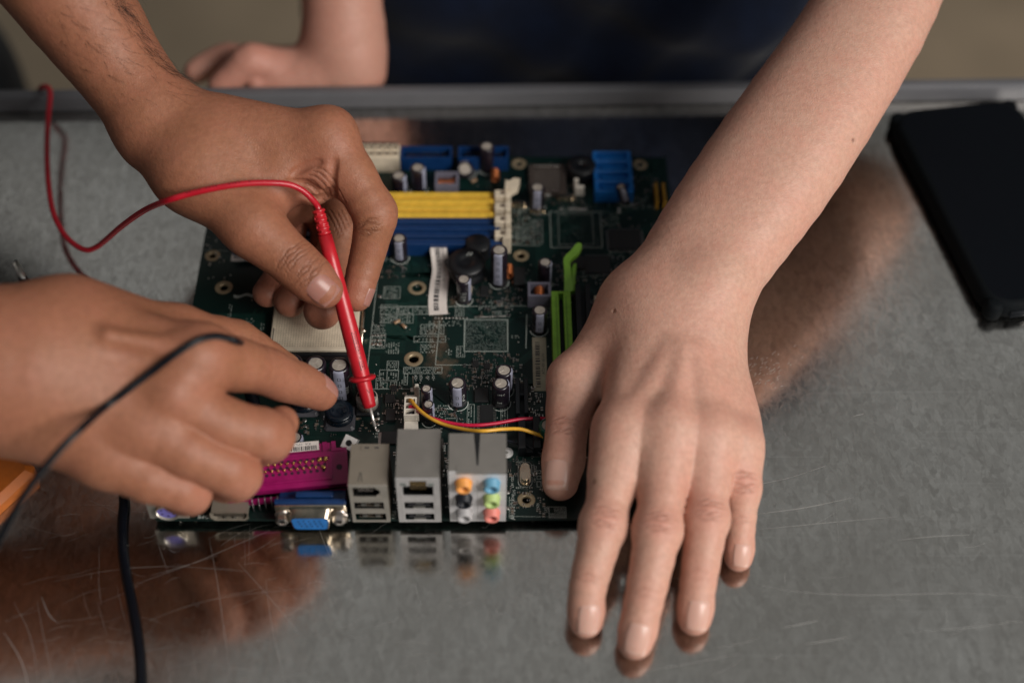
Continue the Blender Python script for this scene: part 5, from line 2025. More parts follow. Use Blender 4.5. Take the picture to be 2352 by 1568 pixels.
vs = L + R + [p + dz for p in L] + [p + dz for p in R]
fs = []
for i in range(n - 1):
    fs += [[i, i + 1, n + i + 1, n + i], [2 * n + i, 3 * n + i, 3 * n + i + 1, 2 * n + i + 1], [i, 2 * n + i, 2 * n + i + 1, i + 1], [n + i, n + i + 1, 3 * n + i + 1, 3 * n + i]]
fs += [[0, n, 3 * n, 2 * n], [n - 1, 3 * n - 1, 4 * n - 1, 2 * n - 1]]
mb.add(vs, fs)
mb.tube([P(1317, 672, BT + 6), P(1316, 640, BT + 7), P(1318, 618, BT + 8), P(1321, 606, BT + 8.5)], [1.5, 1.3, 1.4, 0.8], 8)
mb.build("slot_latch", M_LIME, sl)
# dark slots to the right, mostly under the hand
for (u0, v0, u1, v1) in ((1184, 888, 1212, 968), (1190, 975, 1240, 1048)):
    a, b = BP(u0, v1), BP(u1, v0)
    mb = MB()
    c = (a + b) / 2
    w = b[0] - a[0]
    mb.box((c[0] - w * 0.33, c[1], BT + 3.5), (w * 0.33, b[1] - a[1], 7), bev=0.2); mb.box((c[0] + w * 0.33, c[1], BT + 3.5), (w * 0.33, b[1] - a[1], 7), bev=0.2); mb.box((c[0], c[1], BT + 1.5), (w * 0.33, b[1] - a[1], 3))
    mb.box((c[0], c[1] + 1, BT + 3.2), (w * 0.33, 1.0, 6.4))
    mb.build("expansion_slot", plain("dark_slot", (0.004, 0.006, 0.009), 0.5), BOARD)
a, b = BP(1345, 1100), BP(1385, 700)
for k in range(2):
    mb = MB()
    x = a[0] + 24 * k
    mb.box((x, 90, BT + 4), (2.4, 85, 8)); mb.box((x + 5, 90, BT + 4), (2.4, 85, 8)); mb.box((x + 2.5, 90, BT + 1.5), (2.6, 85, 3))
    mb.build("expansion_slot", M_WHITE if k else M_BLACKP, BOARD)
c = BP(1375, 695); mb = MB(); mb.box((c[0] + 1.5, c[1] - 2, BT + 2), (8, 7, 4), bev=0.3); mb.build("header", M_CREAM, BOARD)
a, b = BP(1494, 468), BP(1530, 432)
for k in range(2):
    mb = MB(); mb.box((a[0] + 3 + 4 * k, (a[1] + b[1]) / 2 - 3, BT + 3), (1.6, 14, 6)); mb.build("header", plain("amber_plastic", (0.30, 0.16, 0.015), 0.45), BOARD)


# --- labels stuck on the board
def flat_label(u0, v0, u1, v1, vertical=True, z=0.05, mat=None, seed=1, text=None):
    rs = random.Random(seed)
    a, b = BP(u0, v1), BP(u1, v0)
    mb = MB()
    z0 = BT + z
    mb.box(((a[0] + b[0]) / 2, (a[1] + b[1]) / 2, z0 + 0.06), (b[0] - a[0], b[1] - a[1], 0.12), 0, bev=0.05)
    zz = z0 + 0.14
    w, d = b[0] - a[0], b[1] - a[1]
    p = 0.07
    while p < 0.90:
        t = rs.choice([0.014, 0.022, 0.03])
        if vertical:
            rect(mb, a[0] + w * 0.20, a[1] + d * p, a[0] + w * 0.52, a[1] + d * (p + t), zz, 1)
        else:
            rect(mb, a[0] + w * p, a[1] + d * 0.18, a[0] + w * (p + t), a[1] + d * 0.72, zz, 1)
        p += t + rs.choice([0.014, 0.022, 0.03])
    if text:
        put_text(mb, text, min(w, d) * 0.30, (a[0] + w * 0.76, (a[1] + b[1]) / 2), 90 if vertical else 0, zz, 1)
    return mb.build("barcode_label", [mat or M_PAPER, M_INK], BOARD)


flat_label(1225, 775, 1254, 898, True, 0.05, plain("yellowed_label", (0.36, 0.32, 0.24), 0.7), 3, "A7204X 6K130")
flat_label(530, 570, 612, 600, False, 0.05, M_PAPER, 5)
# flat ribbon between label and capacitor
mb = MB(); mb.tube([BP(1030, 600, BT + 4), BP(1046, 628, BT + 6), BP(1056, 652, BT + 5)], [2.4, 2.6, 2.2], 8); mb.build("sleeved_wire", M_BLACKP, BOARD)

# the long white label, curling off the board at its far end
rs = random.Random(6)
pts = [(P(1007, 722, BT + 0.2), 4.6), (P(1005, 690, BT + 0.4), 4.6), (P(1009, 650, BT + 1.0), 4.5), (P(1013, 622, BT + 2.0), 4.4), (P(1011, 600, BT + 3.6), 4.3), (P(1008, 578, BT + 5.4), 4.2), (P(1007, 566, BT + 6.2), 4.1)]
sp = spline([np.append(p, w_) for p, w_ in pts], 6)
mb = MB()
n = len(sp)
rows = []
for i, p in enumerate(sp):
    t = sp[min(i + 1, n - 1)][:3] - sp[max(i - 1, 0)][:3]; t /= np.linalg.norm(t)
    s = np.array([1.0, 0.06, 0.0]); s = s - t * (s @ t); s /= np.linalg.norm(s)
    up = np.cross(s, t); up = up if up[2] > 0 else -up
    rows.append((p[:3], s * p[3], up))
vs = []
for c, s, up in rows:
    vs += [c - s, c + s, c - s - up * 0.15, c + s - up * 0.15]
fs = []
for i in range(n - 1):
    k = 4 * i
    fs += [[k, k + 1, k + 5, k + 4], [k + 2, k + 6, k + 7, k + 3], [k, k + 4, k + 6, k + 2], [k + 1, k + 3, k + 7, k + 5]]
fs += [[0, 2, 3, 1], [4 * n - 4, 4 * n - 3, 4 * n - 1, 4 * n - 2]]
mb.add(vs, fs, 0, False)


def at_label(f, w):
    x = f * (n - 1); i = min(int(x), n - 2); k = x - i
    c = rows[i][0] * (1 - k) + rows[i + 1][0] * k; s = rows[i][1] * (1 - k) + rows[i + 1][1] * k; up = rows[i][2] * (1 - k) + rows[i + 1][2] * k
    return c + s * w + up * 0.03


p = 0.05
while p < 0.93:
    t = rs.choice([0.012, 0.018, 0.028])
    mb.add([at_label(p, -0.45), at_label(p, 0.10), at_label(p + t, 0.10), at_label(p + t, -0.45)], [[0, 1, 2, 3]], 1)
    p += t + rs.choice([0.006, 0.010, 0.014])
vs, fs = text_mesh("00 E0M805274790N4-1014-E", 2.0)
xs = [v[0] for v in vs]; x0_, x1_ = min(xs), max(xs)
mb.add([at_label(0.36 + 0.6 * (v[0] - x0_) / (x1_ - x0_), 0.42 - v[1] * 0.30) for v in vs], fs, 1)
mb.build("barcode_label", [M_PAPER, M_INK], BOARD)
# ---------------------------------------------------------------- connectors along the board's near edge
def shell_box(name, uf0, uf1, vf, v_topfront, v_topback, openings, mat, face_mat=None, interior=None, lip=0.0):
    """a folded metal connector shell: front bars round real openings, closed top, sides and back.
    openings: (fx0, fx1, fz0, fz1) fractions of the front face, z counted from the top"""
    a, b = P(uf0, vf, BT + 0.4), P(uf1, vf, BT + 0.4)
    x0, x1, y0 = a[0], b[0], (a[1] + b[1]) / 2
    zt = zfor((x0 + x1) / 2, y0, v_topfront)
    y1 = P((uf0 + uf1) / 2, v_topback, zt)[1]
    z0 = BT + 0.3
    th = 0.35
    mb = MB()
    mb.box(((x0 + x1) / 2, (y0 + y1) / 2, zt - th / 2), (x1 - x0, y1 - y0, th))
    mb.box((x0 + th / 2, (y0 + y1) / 2, (z0 + zt - th) / 2), (th, y1 - y0, zt - th - z0)); mb.box((x1 - th / 2, (y0 + y1) / 2, (z0 + zt - th) / 2), (th, y1 - y0, zt - th - z0))
    mb.box(((x0 + x1) / 2, y1 - th / 2, (z0 + zt - th) / 2), (x1 - x0 - 2 * th, th, zt - th - z0))
    o = mb.build(name, mat, BOARD)
    # front face: grid of cells, leaving the openings free
    H, W_ = zt - z0, x1 - x0
    xs = sorted({0.0, 1.0} | {o_[0] for o_ in openings} | {o_[1] for o_ in openings})
    zs = sorted({0.0, 1.0} | {o_[2] for o_ in openings} | {o_[3] for o_ in openings})
    mb = MB()
    ft = 0.5
    for i in range(len(xs) - 1):
        for j in range(len(zs) - 1):
            cx, cz = (xs[i] + xs[i + 1]) / 2, (zs[j] + zs[j + 1]) / 2
            if any(o_[0] < cx < o_[1] and o_[2] < cz < o_[3] for o_ in openings):
                continue
            mb.box((x0 + W_ * cx, y0 - lip - ft / 2 - 0.01, zt - H * cz), (W_ * (xs[i + 1] - xs[i]), ft, H * (zs[j + 1] - zs[j])))
    mb.build("front_face", face_mat or mat, o)
    mb = MB()
    for o_ in openings:
        mb.box((x0 + W_ * (o_[0] + o_[1]) / 2, y0 + 4.0, zt - H * (o_[2] + o_[3]) / 2), (W_ * (o_[1] - o_[0]) + 0.6, 1.0, H * (o_[3] - o_[2]) + 0.6))
    mb.build("recess", interior or M_DARK, o)
    return o, (x0, x1, y0, y1, z0, zt)


M_FACE = plain("lit_face_steel", (0.66, 0.64, 0.64), 0.38, 0.55, 0.05, 150)  # face steels: brightness of the lit fronts put into the base colour
M_FACE2 = plain("lit_face_warm", (0.58, 0.54, 0.48), 0.36, 0.7, 0.05, 150)
M_TOP = plain("shaded_shell_grey", (0.265, 0.25, 0.23), 0.52, 0.5, 0.06, 120)  # shell tones: dimmer light on the tops put into the base colour
M_TOP2 = plain("shaded_shell_warm", (0.30, 0.265, 0.215), 0.48, 0.55, 0.06, 120)

# two usb ports under a firewire port
us, g = shell_box("usb_stack", 811, 897, 1196, 1113, 1019, [(0.10, 0.80, 0.055, 0.30), (0.09, 0.87, 0.45, 0.64), (0.09, 0.90, 0.76, 0.955)], M_TOP2, M_FACE2)
x0, x1, y0, y1, z0, zt = g
W_, H = x1 - x0, zt - z0
for fz in (0.545, 0.855):
    mb = MB()
    zc = zt - H * fz
    mb.box((x0 + W_ * 0.49, y0 + 2.0, zc - H * 0.04), (W_ * 0.62, 3.4, 0.9), 0)
    for k in (0.34, 0.68):
        mb.box((x0 + W_ * k, y0 + 0.1, zc + H * 0.015), (2.1, 0.8, H * 0.06), 1)
    mb.build("tongue", [plain("brown_insulator", (0.05, 0.04, 0.03), 0.5), M_TIN], us)
mb = MB()
zc = zt - H * 0.178
mb.box((x0 + W_ * 0.42, y0 + 2.0, zc), (W_ * 0.40, 3.0, 1.1), 0)
for k in range(3):
    mb.box((x0 + W_ * (0.26 + 0.16 * k), y0 + 0.9, zc + 0.62), (0.6, 1.4, 0.25), 1)
mb.box((x0 + W_ * 0.42, y0 - 0.2, zt - H * 0.288), (W_ * 0.60, 0.4, 0.35), 1)
# chamfered end of the firewire opening
mb.add([(x0 + W_ * 0.66, y0 - 0.3, zt - H * 0.055), (x0 + W_ * 0.80, y0 - 0.3, zt - H * 0.055), (x0 + W_ * 0.80, y0 - 0.3, zt - H * 0.15)], [[0, 1, 2]], 2)
mb.add([(x0 + W_ * 0.66, y0 - 0.3, zt - H * 0.30), (x0 + W_ * 0.80, y0 - 0.3, zt - H * 0.30), (x0 + W_ * 0.80, y0 - 0.3, zt - H * 0.21)], [[2, 1, 0]], 2)
mb.build("firewire_port", [plain("grey_insulator", (0.07, 0.06, 0.055), 0.5), M_TIN, M_FACE2], us)
mb = MB()
for (fx, fy, w, d) in ((0.55, 0.90, 0.56, 2.6), ):
    mb.box((x0 + W_ * fx, y1 - 2.2, zt + 0.12), (W_ * w, d, 0.24))
mb.box((x0 + W_ * 0.42, y1 - 2.2, zt + 0.28), (1.9, 0.9, 0.1), 1); mb.box((x0 + W_ * 0.68, y1 - 2.2, zt + 0.28), (1.9, 0.9, 0.1), 1)
for s, r in ((0.27, -0.10), (0.33, 0.12)):
    mb.box((x0 + W_ * s, y0 + 4.0, zt + 0.06), (0.28, 4.6, 0.12), 1, rz=r)
mb.build("spring_tab", [M_TOP2, plain("slit_shadow_metal", (0.06, 0.055, 0.05), 0.6)], us)

# network socket over two usb ports
rj, g = shell_box("network_socket", 917, 1014, 1196, 1097, 985, [(0.15, 0.85, 0.165, 0.385), (0.31, 0.70, 0.05, 0.165), (0.16, 0.84, 0.53, 0.69), (0.16, 0.84, 0.80, 0.955)], M_TOP, M_FACE)
x0, x1, y0, y1, z0, zt = g
W_, H = x1 - x0, zt - z0
mb = MB()
for k in range(8):
    x = x0 + W_ * (0.335 + 0.0475 * k)
    mb.tube([(x, y0 + 0.1, zt - H * 0.055), (x, y0 - 0.15, zt - H * 0.12), (x, y0 + 0.1, zt - H * 0.25), (x, y0 + 0.9, zt - H * 0.30)], 0.17, 6)
mb.build("contact", plain("dark_gold", (0.27, 0.18, 0.065), 0.4, 0.8), rj)
for fx in (0.165, 0.80):
    mb = MB(); mb.box((x0 + W_ * fx, y0 - 0.53, zt - H * 0.125), (W_ * 0.14, 0.12, H * 0.055)); mb.build("status_lamp", plain("dull_lens", (0.16, 0.18, 0.17), 0.4), rj)
for fz in (0.61, 0.88):
    mb = MB()
    mb.box((x0 + W_ * 0.5, y0 + 2.0, zt - H * (fz + 0.025)), (W_ * 0.52, 3.6, 0.9), 0)
    mb.box((x0 + W_ * 0.5, y0 + 0.3, zt - H * (fz + 0.052)), (W_ * 0.28, 0.9, H * 0.045), 1)
    mb.box((x0 + W_ * 0.5, y0 + 0.9, zt - H * (fz + 0.005)), (W_ * 0.20, 0.8, H * 0.05), 1)
    mb.build("tongue", [plain("dark_insulator", (0.02, 0.02, 0.024), 0.5), M_TIN], rj)
mb = MB()
for fx in (0.11, 0.89):
    mb.box((x0 + W_ * fx, y0 - 0.53, zt - H * 0.62), (0.5, 0.12, H * 0.60))
mb.box((x0 + W_ * 0.5, y0 - 0.53, zt - H * 0.455), (W_ * 0.72, 0.16, 0.5)); mb.box((x0 + W_ * 0.5, y0 - 0.53, zt - H * 0.745), (W_ * 0.72, 0.16, 0.5))
mb.build("pressed_rib", M_FACE, rj)
mb = MB(); mb.box((x1 + 0.5, y1 - 3.0, (z0 + zt) / 2 + 2), (0.6, 5.0, H * 0.5)); mb.build("side_tab", M_TOP, rj)

# audio block with six coloured sockets
au, g = shell_box("audio_socket_block", 1034, 1162, 1194, 1082, 995, [], M_TOP, plain("pale_face_plate", (0.74, 0.725, 0.74), 0.32, 0.3, 0.05, 150))
x0, x1, y0, y1, z0, zt = g
W_, H = x1 - x0, zt - z0
JACKS = [(0.26, 0.20, "orange", (0.80, 0.33, 0.075)), (0.745, 0.20, "light blue", (0.13, 0.34, 0.50)), (0.26, 0.50, "black", (0.008, 0.010, 0.016)),
         (0.745, 0.50, "pale green", (0.42, 0.55, 0.20)), (0.26, 0.80, "grey", (0.40, 0.39, 0.40)), (0.745, 0.80, "pink", (0.72, 0.22, 0.18))]
for fx, fz, nm, col in JACKS:
    c = (x0 + W_ * fx, y0 - 0.5, zt - H * fz)
    mb = MB()
    mb.lathe(c, [(3.75, 0.0), (3.75, 0.9), (3.45, 1.2), (3.45, 3.6), (3.15, 3.95), (2.0, 3.95), (1.75, 3.6), (1.75, 0.2)], 28, axis=(0, -1, 0), cap1=True, mis=[0, 0, 0, 0, 0, 0, 0])
    o = mb.build("audio_socket", plain("socket_" + nm.replace(" ", "_"), col, 0.45), au)
    o["label"] = nm + " audio socket"
    mb = MB(); mb.lathe((c[0], c[1] - 0.25, c[2]), [(1.72, 0.0), (1.72, 0.2)], 20, axis=(0, -1, 0)); mb.box((c[0] + 1.0, c[1] - 1.6, c[2] - 0.3), (0.8, 2.0, 0.6), 1)
    mb.build("bore", [M_DARK, M_TIN], o)
# split in the top plate and the folded tabs over the face
mb = MB()
xm = x0 + W_ * 0.5
mb.add([(xm - 1.7, y1 + 0.02, zt + 0.02), (xm + 1.1, y1 + 0.02, zt + 0.02), (xm + 0.35, y0 + 3.0, zt + 0.02), (xm - 0.35, y0 + 3.0, zt + 0.02)], [[3, 2, 1, 0]])
mb.build("split", M_DARK, au)
mb = MB()
mb.box((x0 + W_ * 0.57, y0 + 1.2, zt + 0.15), (W_ * 0.86, 3.2, 0.25)); mb.box((x0 + W_ * 0.57, y0 - 0.66, zt - 0.5), (W_ * 0.86, 0.2, 1.3))
mb.build("fold_tab", M_TOP, au)
mb = MB()
for fz in (0.36, 0.655):
    mb.box((x0 + W_ * 0.5, y0 - 0.53, zt - H * fz), (W_ * 0.98, 0.06, 0.16))
mb.box((x0 + W_ * 0.495, y0 - 0.525, zt - H * 0.55), (0.16, 0.05, H * 0.8))
mb.build("seam", plain("seam_metal", (0.32, 0.31, 0.31), 0.5, 0.5), au)
c = P(1164, 1040, BT + 0.02)
mb = MB(); mb.lathe((c[0], c[1], BT + 0.02), [(3.0, 0), (3.0, 0.35), (0.7, 0.37)], 28, cap1=False); mb.lathe((c[0], c[1], BT + 0.3), [(0.72, 0), (0.6, 0.4)], 12, 1)
mb.build("washer", [plain("white_nylon", (0.70, 0.69, 0.68), 0.5), M_TIN], BOARD)

# vga socket
a, b = P(632, 1150, BT + 11), P(797, 1150, BT + 11)
yv = P(715, 1193, BT)[1]
x0, x1 = P(632, 1196, BT + 5)[0], P(797, 1196, BT + 5)[0]
zt = zfor((x0 + x1) / 2, yv, 1158)
mb = MB()
mb.box(((x0 + x1) / 2, yv + 0.9, zt + 0.9), (x1 - x0, 2.2, 1.9), bev=0.4)
mb.box(((x0 + x1) / 2 + 1.5, yv + 4.4, zt + 0.6), ((x1 - x0) * 0.52, 2.6, 2.0), bev=0.3)
mb.box(((x0 + x1) / 2, yv + 5.5, (BT + zt - 4) / 2), ((x1 - x0) * 0.92, 9.0, zt - 4 - BT))
vg = mb.build("video_socket", M_BLUE, BOARD)
mb = MB()
def rrect(cx, cz, w, h, r, y, n=5, taper=1.0):
    out = []
    for (sx, sz, a0) in ((1, 1, 0), (-1, 1, 90), (-1, -1, 180), (1, -1, 270)):
        ww = w / 2 * (taper if sz < 0 else 1.0)
        for k in range(n):
            t = math.radians(a0 + 90 * k / (n - 1))
            out.append((cx + sx * (ww - r) + r * math.cos(t), y, cz + sz * (h / 2 - r) + r * math.sin(t)))
    return out
def loft(mb, rings, mi=0, cap_last=True, smooth=True):
    n = len(rings[0])
    vs = [p for r in rings for p in r]
    fs = [[k * n + i, (k + 1) * n + i, (k + 1) * n + (i + 1) % n, k * n + (i + 1) % n] for k in range(len(rings) - 1) for i in range(n)]
    mb.add(vs, fs, mi, smooth)
    if cap_last:
        mb.add(rings[-1], [list(range(n))[::-1]], mi)
cx, cz, hh = (x0 + x1) / 2, (BT + zt) / 2 - 0.2, zt - BT
w = x1 - x0
loft(mb, [rrect(cx, cz, w, hh + 0.6, 1.2, yv - 0.2), rrect(cx, cz, w, hh + 0.6, 1.2, yv - 0.9), rrect(cx, cz, w - 0.8, hh - 0.2, 1.0, yv - 1.2)])
loft(mb, [rrect(cx, cz, w * 0.64, hh * 0.98, 2.6, yv - 1.15, taper=0.92), rrect(cx, cz, w * 0.57, hh * 0.84, 2.4, yv - 1.9, taper=0.92), rrect(cx, cz, w * 0.545, hh * 0.80, 2.3, yv - 6.0, taper=0.92), rrect(cx, cz, w * 0.52, hh * 0.75, 2.2, yv - 6.2, taper=0.92)], cap_last=False)
mb.build("flange", M_NICKEL, vg)
mb = MB()
loft(mb, [rrect(cx, cz, w * 0.515, hh * 0.74, 2.1, yv - 5.2, taper=0.92), rrect(cx, cz, w * 0.515, hh * 0.74, 2.1, yv - 5.9, taper=0.92)])
ins = mb.build("insert", plain("socket_blue", (0.012, 0.16, 0.50), 0.45), vg)
mb = MB()
for j in range(3):
    for i in range(5):
        px, pz = cx + (i - 2) * 2.3 + (j - 1) * 0.55, cz + (1 - j) * 1.95
        mb.lathe((px, yv - 5.92, pz), [(0.5, 0), (0.45, 0.03)], 8, axis=(0, -1, 0))
mb.build("pin_hole", plain("hole_blue", (0.004, 0.03, 0.10), 0.6), ins, "stuff")
for u in (-1, 1):
    mb = MB()
    c = (cx + u * 12.5, yv - 1.0, cz)
    mb.lathe(c, [(2.9, 0), (2.9, 4.0), (2.5, 4.5), (1.6, 4.5), (1.4, 4.0), (1.4, 1.0)], 6, axis=(0, -1, 0), smooth=False)
    mb.lathe((c[0], c[1] + 0.2, c[2]), [(3.4, 0), (3.4, 0.9), (3.0, 1.2)], 20, axis=(0, -1, 0))
    mb.build("hex_standoff", plain("standoff_steel", (0.62, 0.58, 0.55), 0.3, 1.0), vg)

# hdmi shell
x0, x1 = P(488, 1194, BT)[0], P(571, 1194, BT)[0]
yh = P(530, 1192, BT)[1]
mb = MB()
hh = 5.4
def dring(y, gx=0.0):
    xa, xb = x0 + gx, x1 - gx
    z0_, z1_ = BT + 0.3 + gx, BT + hh - gx
    return [(xa, y, z1_), (xb, y, z1_), (xb, y, z0_ + 2.0), (xb - 1.8, y, z0_), (xa + 1.8, y, z0_), (xa, y, z0_ + 2.0)]
loft(mb, [dring(yh - 0.6, -0.5), dring(yh, 0.0), dring(yh + 11, 0.0)], smooth=False)
loft(mb, [dring(yh - 0.6, -0.5), dring(yh - 0.4, 0.35), dring(yh + 3.0, 0.35)], smooth=False, cap_last=False)
hd = mb.build("hdmi_socket", M_TOP2, BOARD)
mb = MB(); mb.box(((x0 + x1) / 2, yh + 2.0, BT + 2.7), (x1 - x0 - 3.0, 3.6, 1.2), 0); mb.box(((x0 + x1) / 2, yh + 3.6, BT + 2.9), (x1 - x0 - 1.0, 0.5, 4.2), 1)
for s in (-0.13, 0.13):
    mb.box(((x0 + x1) / 2 + s * (x1 - x0) * 1.0, yh + 0.2, BT + 1.5), (1.1, 0.8, 1.2), 2)
mb.build("tongue", [plain("hdmi_tongue", (0.05, 0.04, 0.03), 0.5), M_DARK, M_TIN], hd)
mb = MB(); mb.lathe(((x0 + x1) / 2 + 0.2, yh + 6.5, BT + hh), [(1.0, 0), (0.9, 0.3), (0.4, 0.45)], 14); mb.build("dimple", M_TIN, hd)

# keyboard socket: shield round a lilac insert
x0, x1 = P(347, 1190, BT)[0], P(434, 1190, BT)[0]
yp = P(390, 1190, BT)[1]
mb = MB(); mb.box(((x0 + x1) / 2, yp + 6.6, BT + 6.2), (x1 - x0, 12, 12.4), bev=0.4); ps = mb.build("keyboard_socket", M_BLACKP, BOARD)
mb = MB(); mb.box(((x0 + x1) / 2, yp + 0.3, BT + 6.0), (x1 - x0 + 0.6, 0.6, 12.0)); mb.lathe(((x0 + x1) / 2, yp, BT + 6.2), [(5.2, 0), (5.2, 1.8), (4.7, 1.9), (4.6, 0.2)], 28, axis=(0, -1, 0)); mb.build("shield", M_FACE2, ps)
mb = MB(); mb.lathe(((x0 + x1) / 2, yp - 0.05, BT + 6.2), [(4.5, 0), (4.5, 0.8)], 28, axis=(0, -1, 0)); ins = mb.build("insert", plain("lilac_plastic", (0.17, 0.15, 0.50), 0.45), ps)
mb = MB()
for k in range(6):
    t = math.radians(-150 + 60 * k)
    mb.lathe(((x0 + x1) / 2 + 2.9 * math.cos(t), yp - 0.86, BT + 6.2 + 2.9 * math.sin(t)), [(0.55, 0), (0.5, 0.03)], 8, axis=(0, -1, 0))
mb.build("pin_hole", M_DARK, ins, "stuff")

# magenta parallel port, its metal front gone, leaning on its pins
O = P(792, 1030, BT + 15.5)
ex = P(560, 1052, BT + 15.5) - O; ex /= np.linalg.norm(ex); ex = -ex
dn = P(786, 1112, BT + 12.0) - O
dn = dn - ex * (dn @ ex); LW = np.linalg.norm(dn); dn /= LW
up = np.cross(ex, -dn); up = up if up[2] > 0 else -up
Q = lambda a, b, c: O - ex * a + dn * b + up * c          # a leftwards, b toward the viewer, c out of the face
LL = 53.0


def qbox(mb, a0, a1, b0, b1, c0, c1, mi=0):
    vs = [Q(a, b, c) for c in (c0, c1) for (a, b) in ((a0, b0), (a1, b0), (a1, b1), (a0, b1))]
    mb.add(vs, [[0, 1, 2, 3], [7, 6, 5, 4], [0, 4, 5, 1], [1, 5, 6, 2], [2, 6, 7, 3], [3, 7, 4, 0]], mi)


mb = MB()
qbox(mb, 0, LL, 0.5, LW - 0.5, -4.0, 0.0)
for (a0, a1, b0, b1) in ((6.5, LL - 6.5, 2.2, 3.2), (6.5, LL - 6.5, LW - 4.0, LW - 3.0), (6.2, 7.2, 3.2, LW - 4.0), (LL - 7.2, LL - 6.2, 3.2, LW - 4.0)):
    qbox(mb, a0, a1, b0, b1, 0.0, 0.7)
qbox(mb, -0.8, 6.0, -0.6, 0.7, -4.0, 0.4); qbox(mb, -0.8, 0.4, 0.7, LW + 1.5, -4.2, 0.4)
qbox(mb, 5, LL, -5.0, 0.0, -6.0, -3.0); qbox(mb, 8, 10, -5.2, -0.2, -3.0, -2.2); qbox(mb, 4, 6, -5.2, -0.2, -3.2, -2.2)
qbox(mb, 6, LL, LW, LW + 2.0, -9.0, -6.5); qbox(mb, 1.0, 8.0, LW - 0.6, LW + 4.5, -7.5, -6.0)
pp = mb.build("parallel_port", M_MAG, BOARD)
mb = MB()
for j, n in ((0, 13), (1, 12)):
    for i in range(n):
        a, b = 9.0 + 2.77 * i + 1.38 * j, 5.0 + 2.9 * j
        mb.lathe(Q(a, b, 0.0), [(0.55, 0), (0.55, 1.3), (0.3, 1.6)], 8, axis=up)
for a, b in ((8.6, 4.3), (11.0, 4.4), (9.6, 8.6)):
    mb.lathe(Q(a, b, 0.0), [(0.8, 0), (0.75, 1.9), (0.4, 2.1)], 8, axis=up)
mb.build("contact", M_GOLD, pp)
mb = MB()
for j in range(3):
    for i in range(13):
        mb.lathe(Q(8.6 + 2.77 * i + 0.7 * j, (3.6, 6.5, 9.4)[j], 0.0), [(0.8, 0), (0.75, 0.02)], 8, axis=up)
mb.lathe(Q(3.0, LW * 0.5, 0.0), [(1.5, 0), (1.45, 0.03)], 6, axis=up)
mb.build("pin_hole", plain("hole_magenta", (0.03, 0.002, 0.02), 0.6), pp, "stuff")
mb = MB()
for i in range(13):
    c = Q(9.0 + 2.77 * i, LW + 0.6, -4.0)
    mb.tube([c, c - up * 0.2 + dn * 1.4, (c + dn * 2.0) * np.array([1, 1, 0]) + np.array([0, 0, BT + 3.0]), (c + dn * 2.0) * np.array([1, 1, 0]) + np.array([0, 0, BT])], 0.32, 6)
mb.build("bent_pin", plain("dull_pin", (0.30, 0.27, 0.29), 0.4, 0.9), pp, "stuff")
mb = MB()
qbox(mb, 11.5, 30, -6.2, -1.8, -2.6, -2.45, 0)
rs = random.Random(9)
a = 12.6
while a < 29:
    t = rs.choice([0.25, 0.45, 0.6]); qbox(mb, a, a + t, -4.2, -2.1, -2.45, -2.40, 1); a += t + rs.choice([0.25, 0.45])
vs, fs = text_mesh("EA-1PLC25", 2.0)
xs = [v[0] for v in vs]
mb.add([Q(20.5 + v[0] * 1.15, -5.2 + v[1] * 0.7, -2.40) for v in vs], fs, 1)
mb.build("barcode_label", [M_PAPER, M_INK], pp)
# hex nut block at the port's corner
c = P(801, 1017, BT + 13)
nz = np.array([-0.10, -0.55, 0.83]); nz /= np.linalg.norm(nz)
a0 = math.radians(-27)
e1 = np.cross((0, 1.0, 0.4), nz); e1 /= np.linalg.norm(e1); e2 = np.cross(nz, e1)
e1, e2 = e1 * math.cos(a0) + e2 * math.sin(a0), -e1 * math.sin(a0) + e2 * math.cos(a0)
mb = MB()
def hexa(hw, z0, z1, mi):
    vs = [c + e1 * x * hw + e2 * y * hw + nz * z for z in (z0, z1) for x, y in ((-1, -1), (1, -1), (1, 1), (-1, 1))]
    mb.add(vs, [[3, 2, 1, 0], [4, 5, 6, 7], [0, 1, 5, 4], [1, 2, 6, 5], [2, 3, 7, 6], [3, 0, 4, 7]], mi)
hexa(3.0, -5.0, -0.3, 0); hexa(2.75, -0.3, 0.0, 0)
mb.lathe(c, [(1.45, 0.0), (1.45, 0.02)], 18, 1, axis=nz)
b0 = c - nz * 5.0
mb.tube([b0, np.array([b0[0], b0[1] + 1.0, BT])], [1.8, 1.8], 10, 2)
mb.build("screw_block", [plain("bright_nut", (0.80, 0.79, 0.77), 0.4), M_DARK, M_FACE2], BOARD)

# fan header with its retaining tongue
c = P(944, 960, BT + 4)
x0, x1 = P(928, 985, BT)[0], P(962, 985, BT)[0]
yb = P(944, 940, BT)[1]
mb = MB()
mb.box(((x0 + x1) / 2, yb + 2.5, BT + 2.0), (x1 - x0, 6.0, 4.0), bev=0.2)
mb.box((x1 - 1.2, yb + 5.2, BT + 6.5), (2.4, 1.0, 9.0), bev=0.3)
mb.box((x1 - 1.5, yb + 9.0, BT + 2.0), (1.8, 2.0, 10.0), bev=0.3)
hdx = mb.build("fan_header", M_WHITE, BOARD)
mb = MB(); mb.box((x0 + 3.8, yb + 10.2, BT + 6), (0.55, 0.55, 12)); mb.box((x0 + 3.8, yb + 10.2, BT + 1), (3, 2.4, 2)); mb.build("pin", M_TIN, hdx)
# solder tails below the near edge
mb = MB()
for u in (371, 408, 442, 470, 560, 640, 720, 790, 1100, 1225):
    p = P(u, 1192, BT - 1.6)
    mb.lathe((p[0], 3.0 + (u % 3), BT - 1.6), [(0.9, 0.0), (0.7, 1.0), (0.35, 1.9), (0.3, 2.6)], 8, axis=(0, 0, -1))
mb.build("solder_tail", M_TIN, BOARD, "stuff")
